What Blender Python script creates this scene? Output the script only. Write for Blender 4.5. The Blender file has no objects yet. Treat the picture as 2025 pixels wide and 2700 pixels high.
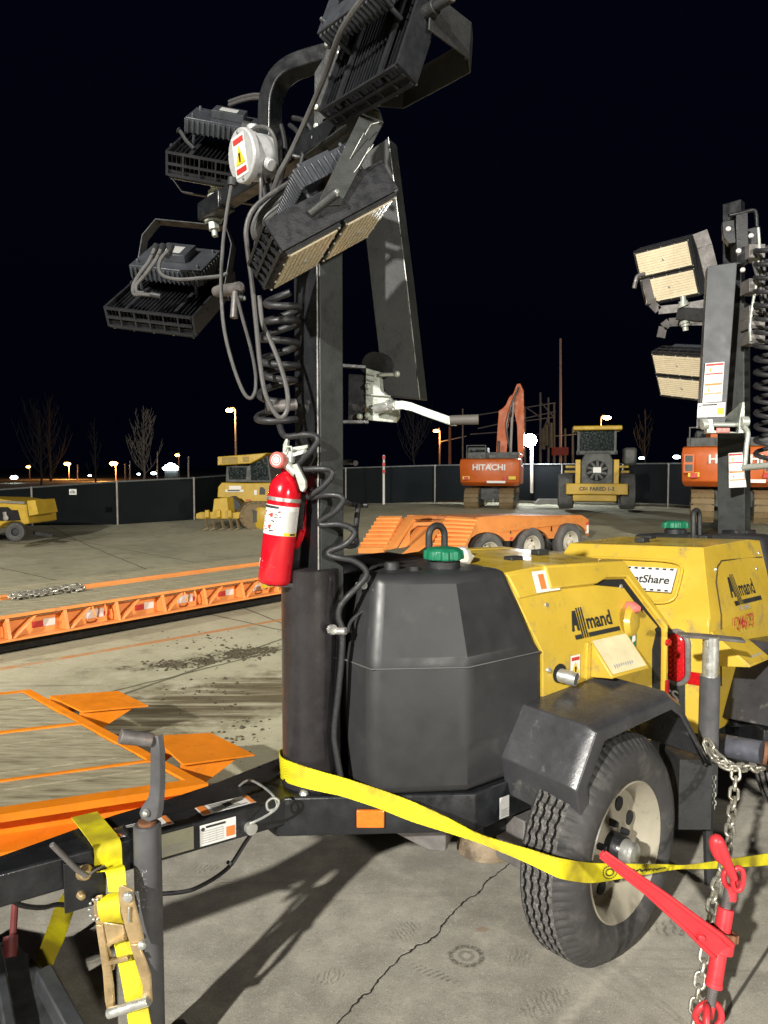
import bpy, bmesh, math, random
import numpy as np
from mathutils import Vector, Matrix, Euler
random.seed(7)
rad = math.radians
S = bpy.context.scene
COL = S.collection
# ------------------------------------------------------------------ camera
CAMH, PITCH, FPX = 1.5, rad(-3.52), 1950.0
cd = bpy.data.cameras.new('camera'); cam = bpy.data.objects.new('camera', cd); COL.objects.link(cam)
cd.sensor_fit = 'VERTICAL'; cd.sensor_height = 27.0; cd.lens = 27.0 * FPX / 2700.0
cd.clip_start = 0.05; cd.clip_end = 2000
cam.location = (0, 0, CAMH); cam.rotation_euler = (math.pi/2 + PITCH, 0, 0)
S.camera = cam
# ------------------------------------------------------------------ night sky
w = bpy.data.worlds.new('World'); S.world = w; w.use_nodes = True
nt = w.node_tree; bg = nt.nodes['Background']
sk = nt.nodes.new('ShaderNodeTexSky'); sk.sky_type = 'NISHITA'; sk.sun_disc = False
sk.sun_elevation = rad(-4.0); sk.sun_rotation = rad(150); sk.air_density = 1.0; sk.dust_density = 0.3; sk.ozone_density = 3.0
va = nt.nodes.new('ShaderNodeVectorMath'); va.operation = 'ADD'; va.inputs[1].default_value = (0.010, 0.017, 0.058)   # even navy added to the sky colour
nt.links.new(sk.outputs[0], va.inputs[0]); nt.links.new(va.outputs[0], bg.inputs[0]); bg.inputs[1].default_value = 0.05
# ------------------------------------------------------------------ floodlights outside the frame; the last two are added yard fill
def flood(name, loc, tgt, watts, col, size, spot=110):
    ld = bpy.data.lights.new(name, 'SPOT'); ld.energy = watts; ld.color = col
    ld.shadow_soft_size = size; ld.spot_size = rad(spot); ld.spot_blend = 0.5
    o = bpy.data.objects.new(name, ld); COL.objects.link(o); o.location = loc
    o.rotation_euler = (Vector(tgt) - Vector(loc)).to_track_quat('-Z', 'Y').to_euler()
    return o
flood('unseen_floodlight', (-10.5, -16.5, 10.8), (0.5, 9, 0), 44000, (1.0, 0.965, 0.885), 0.28)
flood('unseen_floodlight', (9.0, -12.0, 3.6), (1.0, 9, 0.5), 7600, (1.0, 0.95, 0.86), 0.5)
flood('unseen_floodlight', (17.0, 3.0, 9.0), (2.5, 19, -0.5), 15000, (1.0, 0.95, 0.84), 0.4, 78)  # added, unseen: brightens the tail wheels and right-facing sides
flood('unseen_floodlight', (-17.0, 4.5, 10.0), (-1.0, 18, -1.0), 7500, (1.0, 0.95, 0.84), 0.4, 76)  # added, unseen: lifts the left yard, cone kept off the tower
S.view_settings.view_transform = 'Standard'; S.view_settings.look = 'None'
S.view_settings.exposure = 0.0; S.view_settings.gamma = 1.0
S.render.resolution_x = 768; S.render.resolution_y = 1024
# ------------------------------------------------------------------ points from the survey of the picture
FWD = Vector((0, math.cos(PITCH), math.sin(PITCH))); UPV = Vector((0, -math.sin(PITCH), math.cos(PITCH)))
CAM = Vector((0, 0, CAMH))
def ray(px, py): return FWD + Vector(((px-1012.5)/FPX, 0, 0)) + UPV*((1350-py)/FPX)
def at(px, py, y): r = ray(px, py); return CAM + r*(y/r.y)
def atz(px, py, z): r = ray(px, py); return CAM + r*((z-CAMH)/r.z)
def onpl(px, py, O, N): r = ray(px, py); return CAM + r*((O-CAM).dot(N)/r.dot(N))
def sm(a, b, x):
    t = min(1, max(0, (x-a)/(b-a))); return t*t*(3-2*t)
def ground_z(x, y): return -1.1 + 0.7*sm(20, 36, y + 0.35*x)
def onground(px, py):
    z = -1.1
    for _ in range(30):
        p = atz(px, py, z); z = 0.5*z + 0.5*ground_z(p.x, p.y)
    p = atz(px, py, z); p.z = ground_z(p.x, p.y); return p
# ------------------------------------------------------------------ materials
MATS = {}
def nodes_of(name):
    m = bpy.data.materials.new(name); m.use_nodes = True
    return m, m.node_tree, m.node_tree.nodes['Principled BSDF']
def mat(name, col, rough=0.5, metal=0.0, var=0.18, scale=6.0, bump=0.0, bscale=80.0, dirt=None, dirt_at=0.58, dscale=5.0, rvar=0.15, spec=0.5, coat=0.0, stretch=None):
    if name in MATS: return MATS[name]
    m, t, b = nodes_of(name); N = t.nodes; L = t.links
    tc = N.new('ShaderNodeTexCoord'); src = tc.outputs['Object']
    if stretch:
        mp = N.new('ShaderNodeMapping'); mp.inputs['Scale'].default_value = stretch
        L.new(src, mp.inputs['Vector']); src = mp.outputs[0]
    n1 = N.new('ShaderNodeTexNoise'); n1.inputs['Scale'].default_value = scale; n1.inputs['Detail'].default_value = 6; n1.inputs['Roughness'].default_value = 0.62
    L.new(src, n1.inputs['Vector'])
    mx = N.new('ShaderNodeMix'); mx.data_type = 'RGBA'
    mx.inputs['A'].default_value = (*[c*(1-var) for c in col], 1); mx.inputs['B'].default_value = (*[min(1, c*(1+var)) for c in col], 1)
    rp = N.new('ShaderNodeMapRange'); rp.inputs['From Min'].default_value = 0.3; rp.inputs['From Max'].default_value = 0.7
    L.new(n1.outputs['Fac'], rp.inputs['Value']); L.new(rp.outputs[0], mx.inputs['Factor'])
    out = mx.outputs['Result']
    rr = N.new('ShaderNodeMapRange'); rr.inputs['From Min'].default_value = 0.3; rr.inputs['From Max'].default_value = 0.7
    rr.inputs['To Min'].default_value = max(0.03, rough-rvar); rr.inputs['To Max'].default_value = min(1, rough+rvar)
    n3 = N.new('ShaderNodeTexNoise'); n3.inputs['Scale'].default_value = scale*2.7; n3.inputs['Detail'].default_value = 5
    L.new(src, n3.inputs['Vector']); L.new(n3.outputs['Fac'], rr.inputs['Value'])
    L.new(rr.outputs[0], b.inputs['Roughness'])
    if dirt:
        n2 = N.new('ShaderNodeTexNoise'); n2.inputs['Scale'].default_value = dscale; n2.inputs['Detail'].default_value = 9; n2.inputs['Roughness'].default_value = 0.7
        L.new(src, n2.inputs['Vector'])
        r2 = N.new('ShaderNodeMapRange'); r2.inputs['From Min'].default_value = dirt_at; r2.inputs['From Max'].default_value = dirt_at+0.13
        L.new(n2.outputs['Fac'], r2.inputs['Value'])
        m2 = N.new('ShaderNodeMix'); m2.data_type = 'RGBA'; m2.inputs['B'].default_value = (*dirt, 1)
        L.new(out, m2.inputs['A']); L.new(r2.outputs[0], m2.inputs['Factor']); out = m2.outputs['Result']
    L.new(out, b.inputs['Base Color'])
    b.inputs['Metallic'].default_value = metal; b.inputs['Specular IOR Level'].default_value = spec; b.inputs['Coat Weight'].default_value = coat
    if bump:
        nb = N.new('ShaderNodeTexNoise'); nb.inputs['Scale'].default_value = bscale; nb.inputs['Detail'].default_value = 4
        L.new(src, nb.inputs['Vector'])
        bm = N.new('ShaderNodeBump'); bm.inputs['Strength'].default_value = bump; bm.inputs['Distance'].default_value = 0.004
        L.new(nb.outputs['Fac'], bm.inputs['Height']); L.new(bm.outputs[0], b.inputs['Normal'])
    MATS[name] = m; return m
def emit(name, col, strength):
    if name in MATS: return MATS[name]
    m, t, b = nodes_of(name); b.inputs['Base Color'].default_value = (*col, 1)
    b.inputs['Emission Color'].default_value = (*col, 1); b.inputs['Emission Strength'].default_value = strength
    MATS[name] = m; return m
black = mat('black_painted_steel', (0.013, 0.014, 0.016), 0.36, var=0.35, scale=9, bump=0.12, bscale=140, dirt=(0.11, 0.105, 0.095), dirt_at=0.62, dscale=11)
blackm = mat('matt_black_steel', (0.020, 0.021, 0.022), 0.55, var=0.3, scale=14, bump=0.25, bscale=320, dirt=(0.12, 0.12, 0.11), dirt_at=0.66, dscale=16)
mastm = mat('mast_steel', (0.024, 0.0265, 0.0255), 0.50, var=0.3, scale=10, bump=0.2, bscale=260, dirt=(0.16, 0.16, 0.15), dirt_at=0.70, dscale=18)
tubem = mat('sleeve_steel', (0.022, 0.020, 0.022), 0.24, var=0.4, scale=7, bump=0.05, bscale=90, dirt=(0.09, 0.075, 0.065), dirt_at=0.63, dscale=7)
housing = mat('lamp_housing', (0.016, 0.017, 0.020), 0.40, var=0.25, scale=20, bump=0.15, bscale=200)
driverm = mat('driver_highlight_paint', (0.038, 0.042, 0.050), 0.42, var=0.2, scale=20, bump=0.1, bscale=200)  # lighter than the housing, paints bluish highlights into the box colour
edgem = mat('highlight_metal_edge', (0.50, 0.50, 0.47), 0.4, 0.4, var=0.5, scale=40, dirt=(0.05, 0.05, 0.05), dirt_at=0.52, dscale=14)  # pale colour for the edge highlight on worn mast corners
tankm = mat('tank_plastic', (0.028, 0.0285, 0.030), 0.46, var=0.16, scale=5, bump=0.10, bscale=420, dirt=(0.048, 0.046, 0.043), dirt_at=0.60, dscale=7, rvar=0.12)
fendm = mat('fender_plastic', (0.042, 0.042, 0.046), 0.30, var=0.28, scale=9, bump=0.10, bscale=160, dirt=(0.15, 0.145, 0.135), dirt_at=0.60, dscale=10, rvar=0.1)
yel = mat('yellow_paint', (0.55, 0.375, 0.042), 0.36, var=0.12, scale=3, bump=0.05, bscale=30, dirt=(0.33, 0.25, 0.085), dirt_at=0.56, dscale=10, rvar=0.2, coat=0.15)
yelb = mat('machine_yellow', (0.48, 0.31, 0.025), 0.45, var=0.15, scale=2, dirt=(0.12, 0.09, 0.04), dirt_at=0.60, dscale=3)
rubber = mat('tyre_rubber', (0.042, 0.041, 0.041), 0.62, var=0.22, scale=9, bump=0.12, bscale=220, dirt=(0.075, 0.072, 0.068), dirt_at=0.52, dscale=14)
treadm = mat('worn_tread_rubber', (0.080, 0.077, 0.073), 0.85, var=0.3, scale=60, bump=0.5, bscale=300, dirt=(0.20, 0.19, 0.172), dirt_at=0.50, dscale=120)
rubber2 = mat('old_tyre_rubber', (0.10, 0.10, 0.098), 0.82, var=0.25, scale=5, dirt=(0.16, 0.15, 0.135), dirt_at=0.58, dscale=5)
rimm = mat('cream_rim_paint', (0.29, 0.265, 0.205), 0.38, var=0.14, scale=9, dirt=(0.16, 0.135, 0.10), dirt_at=0.56, dscale=14)
silver = mat('zinc_steel', (0.62, 0.63, 0.60), 0.36, 0.75, var=0.15, scale=18, dirt=(0.33, 0.31, 0.27), dirt_at=0.62, dscale=25)
galv = mat('galvanised_casting', (0.46, 0.49, 0.44), 0.42, 0.35, var=0.18, scale=25, bump=0.2, bscale=120, dirt=(0.25, 0.26, 0.23), dirt_at=0.60, dscale=30)
worn = mat('worn_grey_steel', (0.15, 0.14, 0.135), 0.5, 0.25, var=0.35, scale=16, bump=0.2, bscale=150, dirt=(0.26, 0.14, 0.08), dirt_at=0.64, dscale=12)
jackm = mat('jack_grey_paint', (0.085, 0.085, 0.090), 0.42, 0.1, var=0.25, scale=12, bump=0.08, bscale=200, dirt=(0.26, 0.25, 0.24), dirt_at=0.68, dscale=20)
rust = mat('rusty_steel', (0.17, 0.075, 0.035), 0.8, 0.1, var=0.4, scale=20, bump=0.4, bscale=120)
brass = mat('yellow_zinc_steel', (0.52, 0.38, 0.20), 0.36, 0.6, var=0.35, scale=16, dirt=(0.55, 0.33, 0.32), dirt_at=0.57, dscale=13)
cablem = mat('cable_rubber', (0.022, 0.022, 0.024), 0.5, var=0.25, scale=30, bump=0.06, bscale=200, dirt=(0.11, 0.11, 0.105), dirt_at=0.62, dscale=25)
cableg = mat('grey_cable', (0.075, 0.073, 0.072), 0.5, var=0.2, scale=30)
redp = mat('red_extinguisher_paint', (0.56, 0.006, 0.016), 0.22, var=0.06, scale=6, coat=0.4, dirt=(0.40, 0.01, 0.015), dirt_at=0.66)
redb = mat('red_binder_paint', (0.60, 0.035, 0.045), 0.42, var=0.12, scale=12, dirt=(0.30, 0.05, 0.04), dirt_at=0.64, dscale=22)
pink = mat('faded_red_plastic', (0.62, 0.16, 0.14), 0.4, var=0.15, scale=20)
green = mat('green_cap_plastic', (0.012, 0.17, 0.085), 0.4, var=0.15, scale=12)
white = mat('white_sticker', (0.72, 0.71, 0.68), 0.45, var=0.06, scale=20, dirt=(0.50, 0.48, 0.44), dirt_at=0.66, dscale=18)
cream = mat('cream_plate', (0.66, 0.58, 0.36), 0.42, var=0.12, scale=14, dirt=(0.40, 0.33, 0.16), dirt_at=0.58, dscale=16)
inkm = mat('black_ink', (0.022, 0.024, 0.024), 0.5, var=0.1)
inkr = mat('red_ink', (0.50, 0.035, 0.03), 0.5, var=0.1)
inko = mat('orange_ink', (0.66, 0.20, 0.04), 0.5, var=0.1)
inky = mat('yellow_ink', (0.70, 0.52, 0.03), 0.5, var=0.1)
inkg = mat('grey_ink', (0.36, 0.36, 0.35), 0.5, var=0.1)
orefl = mat('orange_reflector', (0.70, 0.17, 0.015), 0.22, var=0.15, scale=60, coat=0.6)
rrefl = mat('red_reflector', (0.45, 0.008, 0.012), 0.2, var=0.25, scale=90, coat=0.7)
lensm = mat('lamp_lens', (0.78, 0.68, 0.48), 0.30, var=0.08, scale=30)
hole = mat('dark_void', (0.006, 0.006, 0.006), 0.9, var=0.1)
orange = mat('orange_paint', (0.86, 0.25, 0.012), 0.42, var=0.12, scale=5, bump=0.05, bscale=50, dirt=(0.42, 0.16, 0.04), dirt_at=0.60, dscale=6)
orange2 = mat('faded_orange_paint', (0.92, 0.33, 0.085), 0.5, var=0.14, scale=2, dirt=(0.46, 0.16, 0.045), dirt_at=0.60, dscale=4)
exor = mat('excavator_orange', (0.52, 0.105, 0.012), 0.42, var=0.14, scale=1.2, dirt=(0.24, 0.05, 0.015), dirt_at=0.62, dscale=2)
trackm = mat('rusty_track_steel', (0.20, 0.145, 0.075), 0.62, 0.2, var=0.3, scale=3, dirt=(0.07, 0.05, 0.03), dirt_at=0.55, dscale=3)
glass = mat('dark_cab_glass', (0.010, 0.016, 0.016), 0.08, var=0.2)
greym = mat('grey_machine_paint', (0.06, 0.065, 0.06), 0.55, var=0.25, scale=2)
polem = mat('galvanised_pole', (0.30, 0.28, 0.25), 0.5, 0.3, var=0.15)
# plank deck
def plank_mat():
    m, t, b = nodes_of('deck_planks'); N = t.nodes; L = t.links
    tc = N.new('ShaderNodeTexCoord'); mp = N.new('ShaderNodeMapping'); mp.inputs['Scale'].default_value = (1.3, 9, 9)
    L.new(tc.outputs['Object'], mp.inputs['Vector'])
    n = N.new('ShaderNodeTexNoise'); n.inputs['Scale'].default_value = 2.2; n.inputs['Detail'].default_value = 10; n.inputs['Roughness'].default_value = 0.68
    L.new(mp.outputs[0], n.inputs['Vector'])
    cr = N.new('ShaderNodeValToRGB'); e = cr.color_ramp.elements
    e[0].position = 0.28; e[0].color = (0.13, 0.11, 0.065, 1); e[1].position = 0.72; e[1].color = (0.50, 0.45, 0.31, 1)
    k = e.new(0.5); k.color = (0.34, 0.305, 0.20, 1)
    L.new(n.outputs['Fac'], cr.inputs[0]); L.new(cr.outputs[0], b.inputs['Base Color']); b.inputs['Roughness'].default_value = 0.85
    bm = N.new('ShaderNodeBump'); bm.inputs['Strength'].default_value = 0.5; bm.inputs['Distance'].default_value = 0.01
    L.new(n.outputs['Fac'], bm.inputs['Height']); L.new(bm.outputs[0], b.inputs['Normal'])
    return m
planks = plank_mat()
# webbing with a woven bump and worn, dirty patches
def web_mat(name='yellow_webbing'):
    m, t, b = nodes_of(name); N = t.nodes; L = t.links
    tc = N.new('ShaderNodeTexCoord')
    n = N.new('ShaderNodeTexNoise'); n.inputs['Scale'].default_value = 9; n.inputs['Detail'].default_value = 7; L.new(tc.outputs['Object'], n.inputs['Vector'])
    cr = N.new('ShaderNodeValToRGB'); e = cr.color_ramp.elements
    e[0].position = 0.36; e[0].color = (0.46, 0.36, 0.02, 1); e[1].position = 0.57; e[1].color = (0.88, 0.78, 0.010, 1)
    L.new(n.outputs['Fac'], cr.inputs[0])
    wv = N.new('ShaderNodeTexWave'); wv.inputs['Scale'].default_value = 95; wv.bands_direction = 'DIAGONAL'; wv.inputs['Distortion'].default_value = 1.5
    L.new(tc.outputs['Object'], wv.inputs['Vector'])
    mx = N.new('ShaderNodeMix'); mx.data_type = 'RGBA'; mx.blend_type = 'MULTIPLY'; mx.inputs['Factor'].default_value = 0.22
    L.new(cr.outputs[0], mx.inputs['A']); L.new(wv.outputs['Color'], mx.inputs['B']); L.new(mx.outputs['Result'], b.inputs['Base Color'])
    bm = N.new('ShaderNodeBump'); bm.inputs['Strength'].default_value = 0.35; bm.inputs['Distance'].default_value = 0.002
    L.new(wv.outputs['Fac'], bm.inputs['Height']); L.new(bm.outputs[0], b.inputs['Normal']); b.inputs['Roughness'].default_value = 0.6
    return m
webm = web_mat()
# ------------------------------------------------------------------ mesh builder
WM = {}
class MB:
    def __init__(s, tf=None): s.v = []; s.f = []; s.mi = []; s.tf = tf; s.m = 0; s.marks = []
    def piece(s): s.marks.append((len(s.v), len(s.f)))
    def build_each(s, name, *a, **k):
        """one object for every piece() begun"""
        out = []; ends = s.marks[1:] + [(len(s.v), len(s.f))]
        for (v0, f0), (v1, f1) in zip(s.marks, ends):
            if v1 == v0: continue
            p = MB(); p.v = s.v[v0:v1]; p.f = [tuple(i-v0 for i in f) for f in s.f[f0:f1]]; p.mi = s.mi[f0:f1]; out.append(p.build(name, *a, **k))
        return out
    def add(s, vs, fs):
        o = len(s.v)
        for v in vs:
            v = Vector(v); s.v.append(s.tf(v) if s.tf else v)
        for f in fs: s.f.append(tuple(i+o for i in f)); s.mi.append(s.m)
    def box(s, lo, hi):
        x0, y0, z0 = lo; x1, y1, z1 = hi
        s.add([(x0,y0,z0),(x1,y0,z0),(x1,y1,z0),(x0,y1,z0),(x0,y0,z1),(x1,y0,z1),(x1,y1,z1),(x0,y1,z1)],
              [(3,2,1,0),(4,5,6,7),(0,1,5,4),(1,2,6,5),(2,3,7,6),(3,0,4,7)])
    def obox(s, c, ax, ay, az):
        c, ax, ay, az = map(Vector, (c, ax, ay, az)); vs = []
        for z in (-1, 1):
            for x, y in ((-1,-1),(1,-1),(1,1),(-1,1)): vs.append(c + ax*x*.5 + ay*y*.5 + az*z*.5)
        s.add(vs, [(3,2,1,0),(4,5,6,7),(0,1,5,4),(1,2,6,5),(2,3,7,6),(3,0,4,7)])
    def bar(s, p0, p1, wd, ht, up=(0,0,1)):
        p0, p1 = Vector(p0), Vector(p1); d = p1-p0; u = Vector(up); sd = d.cross(u).normalized(); u = sd.cross(d).normalized()
        s.obox((p0+p1)/2, d, sd*wd, u*ht)
    def prism(s, poly, ext):
        """poly: 3-d outline, ext: extrusion vector"""
        n = len(poly); e = Vector(ext); a = [Vector(p) for p in poly]
        s.add(a + [p+e for p in a], [tuple(range(n))[::-1], tuple(range(n, 2*n))] + [(i, (i+1) % n, n+(i+1) % n, n+i) for i in range(n)])
    def loops(s, rings, cap=True, closed=False):
        n = len(rings[0]); vs = [v for r in rings for v in r]; fs = []; m = len(rings)
        for k in range(m-1 + (1 if closed else 0)):
            for i in range(n):
                fs.append((k*n+i, k*n+(i+1) % n, ((k+1) % m)*n+(i+1) % n, ((k+1) % m)*n+i))
        if cap and not closed: fs += [tuple(range(n))[::-1], tuple((m-1)*n+i for i in range(n))]
        s.add(vs, fs)
    def cyl(s, p0, p1, r0, r1=None, n=16, cap=True):
        p0, p1 = Vector(p0), Vector(p1); r1 = r0 if r1 is None else r1
        d = (p1-p0).normalized(); a = d.orthogonal().normalized(); b = d.cross(a)
        s.loops([[p + (a*math.cos(2*math.pi*i/n) + b*math.sin(2*math.pi*i/n))*r for i in range(n)] for p, r in ((p0, r0), (p1, r1))], cap)
    def lathe(s, prof, o, ax, n=32, closed=False, cap=False, rf=None):
        """prof: (radius, along) pairs about axis ax from o"""
        o = Vector(o); d = Vector(ax).normalized(); a = Vector((0,0,1)) if abs(d.z) < .9 else Vector((1,0,0))
        a = (a - d*a.dot(d)).normalized(); b = d.cross(a); rings = []
        for k, (r, h) in enumerate(prof):
            ring = []
            for i in range(n):
                t = 2*math.pi*i/n; rr, hh = (r, h) if not rf else rf(k, i, r, h)
                ring.append(o + d*hh + (a*math.cos(t) + b*math.sin(t))*rr)
            rings.append(ring)
        s.loops(rings, cap, closed)
    def tube(s, pts, r, n=8, closed=False, rfun=None):
        pts = [Vector(p) for p in pts]; m = len(pts); rings = []; a = None
        for i, p in enumerate(pts):
            q0 = pts[(i-1) % m] if (closed or i > 0) else p; q1 = pts[(i+1) % m] if (closed or i < m-1) else p
            d = (q1-q0).normalized()
            a = d.orthogonal().normalized() if a is None else (a - d*a.dot(d)).normalized()
            b = d.cross(a); rr = rfun(i/(m-1)) if rfun else r
            rings.append([p + (a*math.cos(2*math.pi*k/n) + b*math.sin(2*math.pi*k/n))*rr for k in range(n)])
        s.loops(rings, True, closed)
    def ribbon(s, A, B, th):
        """strip between two polylines, given a thickness"""
        A = [Vector(p) for p in A]; B = [Vector(p) for p in B]; rings = []
        for i in range(len(A)):
            d = A[min(i+1, len(A)-1)] - A[max(i-1, 0)]; nn = d.cross(B[i]-A[i]).normalized()*th*.5
            rings.append([A[i]-nn, B[i]-nn, B[i]+nn, A[i]+nn])
        s.loops(rings)
    def strap(s, pts, wdir, wd, th):
        W = Vector(wdir).normalized()*wd*.5
        s.ribbon([Vector(p)-W for p in pts], [Vector(p)+W for p in pts], th)
    def ball(s, c, r, n=10, sq=(1,1,1)):
        c = Vector(c); rings = []
        for j in range(1, n):
            t = math.pi*j/n
            rings.append([c + Vector((r*sq[0]*math.sin(t)*math.cos(2*math.pi*i/(2*n)), r*sq[1]*math.sin(t)*math.sin(2*math.pi*i/(2*n)), r*sq[2]*math.cos(t))) for i in range(2*n)])
        s.loops(rings)
    def text(s, txt, fn, size, bold=0.0, align='CENTER', sx=1.0, font_space=1.0):
        """fn(u, v) -> point in space for text coordinates"""
        c = bpy.data.curves.new('t', 'FONT'); c.body = txt; c.size = size; c.offset = bold*size; c.align_x = align; c.resolution_u = 3; c.space_character = font_space
        o = bpy.data.objects.new('t', c); COL.objects.link(o); bpy.context.view_layer.update()
        me = o.evaluated_get(bpy.context.evaluated_depsgraph_get()).to_mesh()
        s.add([fn(v.co.x*sx, v.co.y) for v in me.vertices], [tuple(p.vertices) for p in me.polygons])
        o.to_mesh_clear(); bpy.data.objects.remove(o); bpy.data.curves.remove(c)
    def build(s, name, mats, parent=None, bevel=0, seg=2, smooth=35, local=False, label=None):
        if not isinstance(mats, (list, tuple)): mats = [mats]
        me = bpy.data.meshes.new(name); vs = s.v
        if parent is not None and not local:
            inv = WM[parent.name].inverted(); vs = [inv @ v for v in vs]
        me.from_pydata([tuple(v) for v in vs], [], s.f)
        for m in mats: me.materials.append(m)
        me.polygons.foreach_set('material_index', s.mi)
        bm = bmesh.new(); bm.from_mesh(me); bmesh.ops.recalc_face_normals(bm, faces=bm.faces); bm.to_mesh(me); bm.free()
        if smooth:
            me.polygons.foreach_set('use_smooth', [True]*len(me.polygons)); me.set_sharp_from_angle(angle=rad(smooth))
        me.update()
        o = bpy.data.objects.new(name, me); COL.objects.link(o)
        if parent is not None: o.parent = parent; WM[o.name] = WM[parent.name]
        else: WM[o.name] = Matrix()
        if bevel:
            b = o.modifiers.new('bevel', 'BEVEL'); b.width = bevel; b.segments = seg; b.limit_method = 'ANGLE'; b.angle_limit = rad(32)
        if label: o['label'] = label
        return o
def thing(name, label, cat, loc=(0,0,0), rotz=0.0, group=None):
    o = bpy.data.objects.new(name, None); COL.objects.link(o); o.empty_display_size = 0.2
    o.location = loc; o.rotation_euler = (0, 0, rotz)
    WM[o.name] = Matrix.Translation(Vector(loc)) @ Matrix.Rotation(rotz, 4, 'Z')
    return tag(o, label, cat, group)
def tag(o, label, cat, group=None):
    o['label'] = label; o['category'] = cat
    if group: o['group'] = group
    return o
def struct(o): o['kind'] = 'structure'; return o
def copy_tree(o, M, parent=None):
    c = o.copy(); COL.objects.link(c)
    if parent is None: c.matrix_world = M; WM[c.name] = M
    else: c.parent = parent; WM[c.name] = WM[parent.name]
    for ch in list(o.children): copy_tree(ch, None, c)
    return c
def spline(pts, k=6, closed=False):
    P = [Vector(p) for p in pts]; out = []; n = len(P)
    for i in range(n if closed else n-1):
        p0 = P[(i-1) % n] if closed or i > 0 else P[i]; p1 = P[i]; p2 = P[(i+1) % n]; p3 = P[(i+2) % n] if closed or i < n-2 else p2
        for j in range(k):
            t = j/k
            out.append(0.5*((2*p1) + (p2-p0)*t + (2*p0-5*p1+4*p2-p3)*t*t + (3*p1-p0-3*p2+p3)*t**3))
    if not closed: out.append(P[-1])
    return out
def pxl(pts, y):
    """pixel polyline -> points at distance y (number, or third coordinate of each point)"""
    return [at(p[0], p[1], p[2] if len(p) > 2 else y) for p in pts]
# ------------------------------------------------------------------ platform, yard, painted lines
class NG:
    """small helper for shader maths"""
    def __init__(s, t): s.t = t; s.N = t.nodes; s.L = t.links
    def m(s, op, a, b=None, c=None):
        n = s.N.new('ShaderNodeMath'); n.operation = op
        for i, x in enumerate((a, b, c)):
            if x is None: continue
            if hasattr(x, 'is_output'): s.L.new(x, n.inputs[i])
            else: n.inputs[i].default_value = x
        return n.outputs[0]
    def noise(s, vec, sc, det=6, ro=0.6, dist=0):
        n = s.N.new('ShaderNodeTexNoise'); n.inputs['Scale'].default_value = sc; n.inputs['Detail'].default_value = det
        n.inputs['Roughness'].default_value = ro; n.inputs['Distortion'].default_value = dist; s.L.new(vec, n.inputs['Vector']); return n.outputs['Fac']
    def mix(s, f, a, b):
        n = s.N.new('ShaderNodeMix'); n.data_type = 'RGBA'
        for k, x in (('Factor', f), ('A', a), ('B', b)):
            if hasattr(x, 'is_output'): s.L.new(x, n.inputs[k])
            else: n.inputs[k].default_value = x if k == 'Factor' else (*x, 1)
        return n.outputs['Result']
    def ramp(s, x, a, b, c=0.0, d=1.0):
        n = s.N.new('ShaderNodeMapRange'); n.interpolation_type = 'SMOOTHSTEP'
        for k, v in (('From Min', a), ('From Max', b), ('To Min', c), ('To Max', d)): n.inputs[k].default_value = v
        s.L.new(x, n.inputs['Value']); return n.outputs[0]
    def line(s, x, y, p, q, wob=None):
        """distance to the line through p and q"""
        d = (Vector(q)-Vector(p)).normalized(); nx, ny = -d.y, d.x
        v = s.m('ADD', s.m('MULTIPLY', x, nx), s.m('MULTIPLY_ADD', y, ny, -(nx*p[0]+ny*p[1])))
        if wob is not None: v = s.m('ADD', v, wob)
        return s.m('ABSOLUTE', v)
    def spot(s, x, y, c, ang, a, b):
        """normalised distance from an ellipse centre, and its local coordinates"""
        ca, sa = math.cos(ang), math.sin(ang)
        dx = s.m('SUBTRACT', x, c[0]); dy = s.m('SUBTRACT', y, c[1])
        u = s.m('ADD', s.m('MULTIPLY', dx, ca/a), s.m('MULTIPLY', dy, sa/a)); v = s.m('ADD', s.m('MULTIPLY', dx, -sa/b), s.m('MULTIPLY', dy, ca/b))
        return s.m('SQRT', s.m('ADD', s.m('MULTIPLY', u, u), s.m('MULTIPLY', v, v))), u, v
def xy(px, py, z=0.0): p = atz(px, py, z); return (p.x, p.y)
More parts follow.
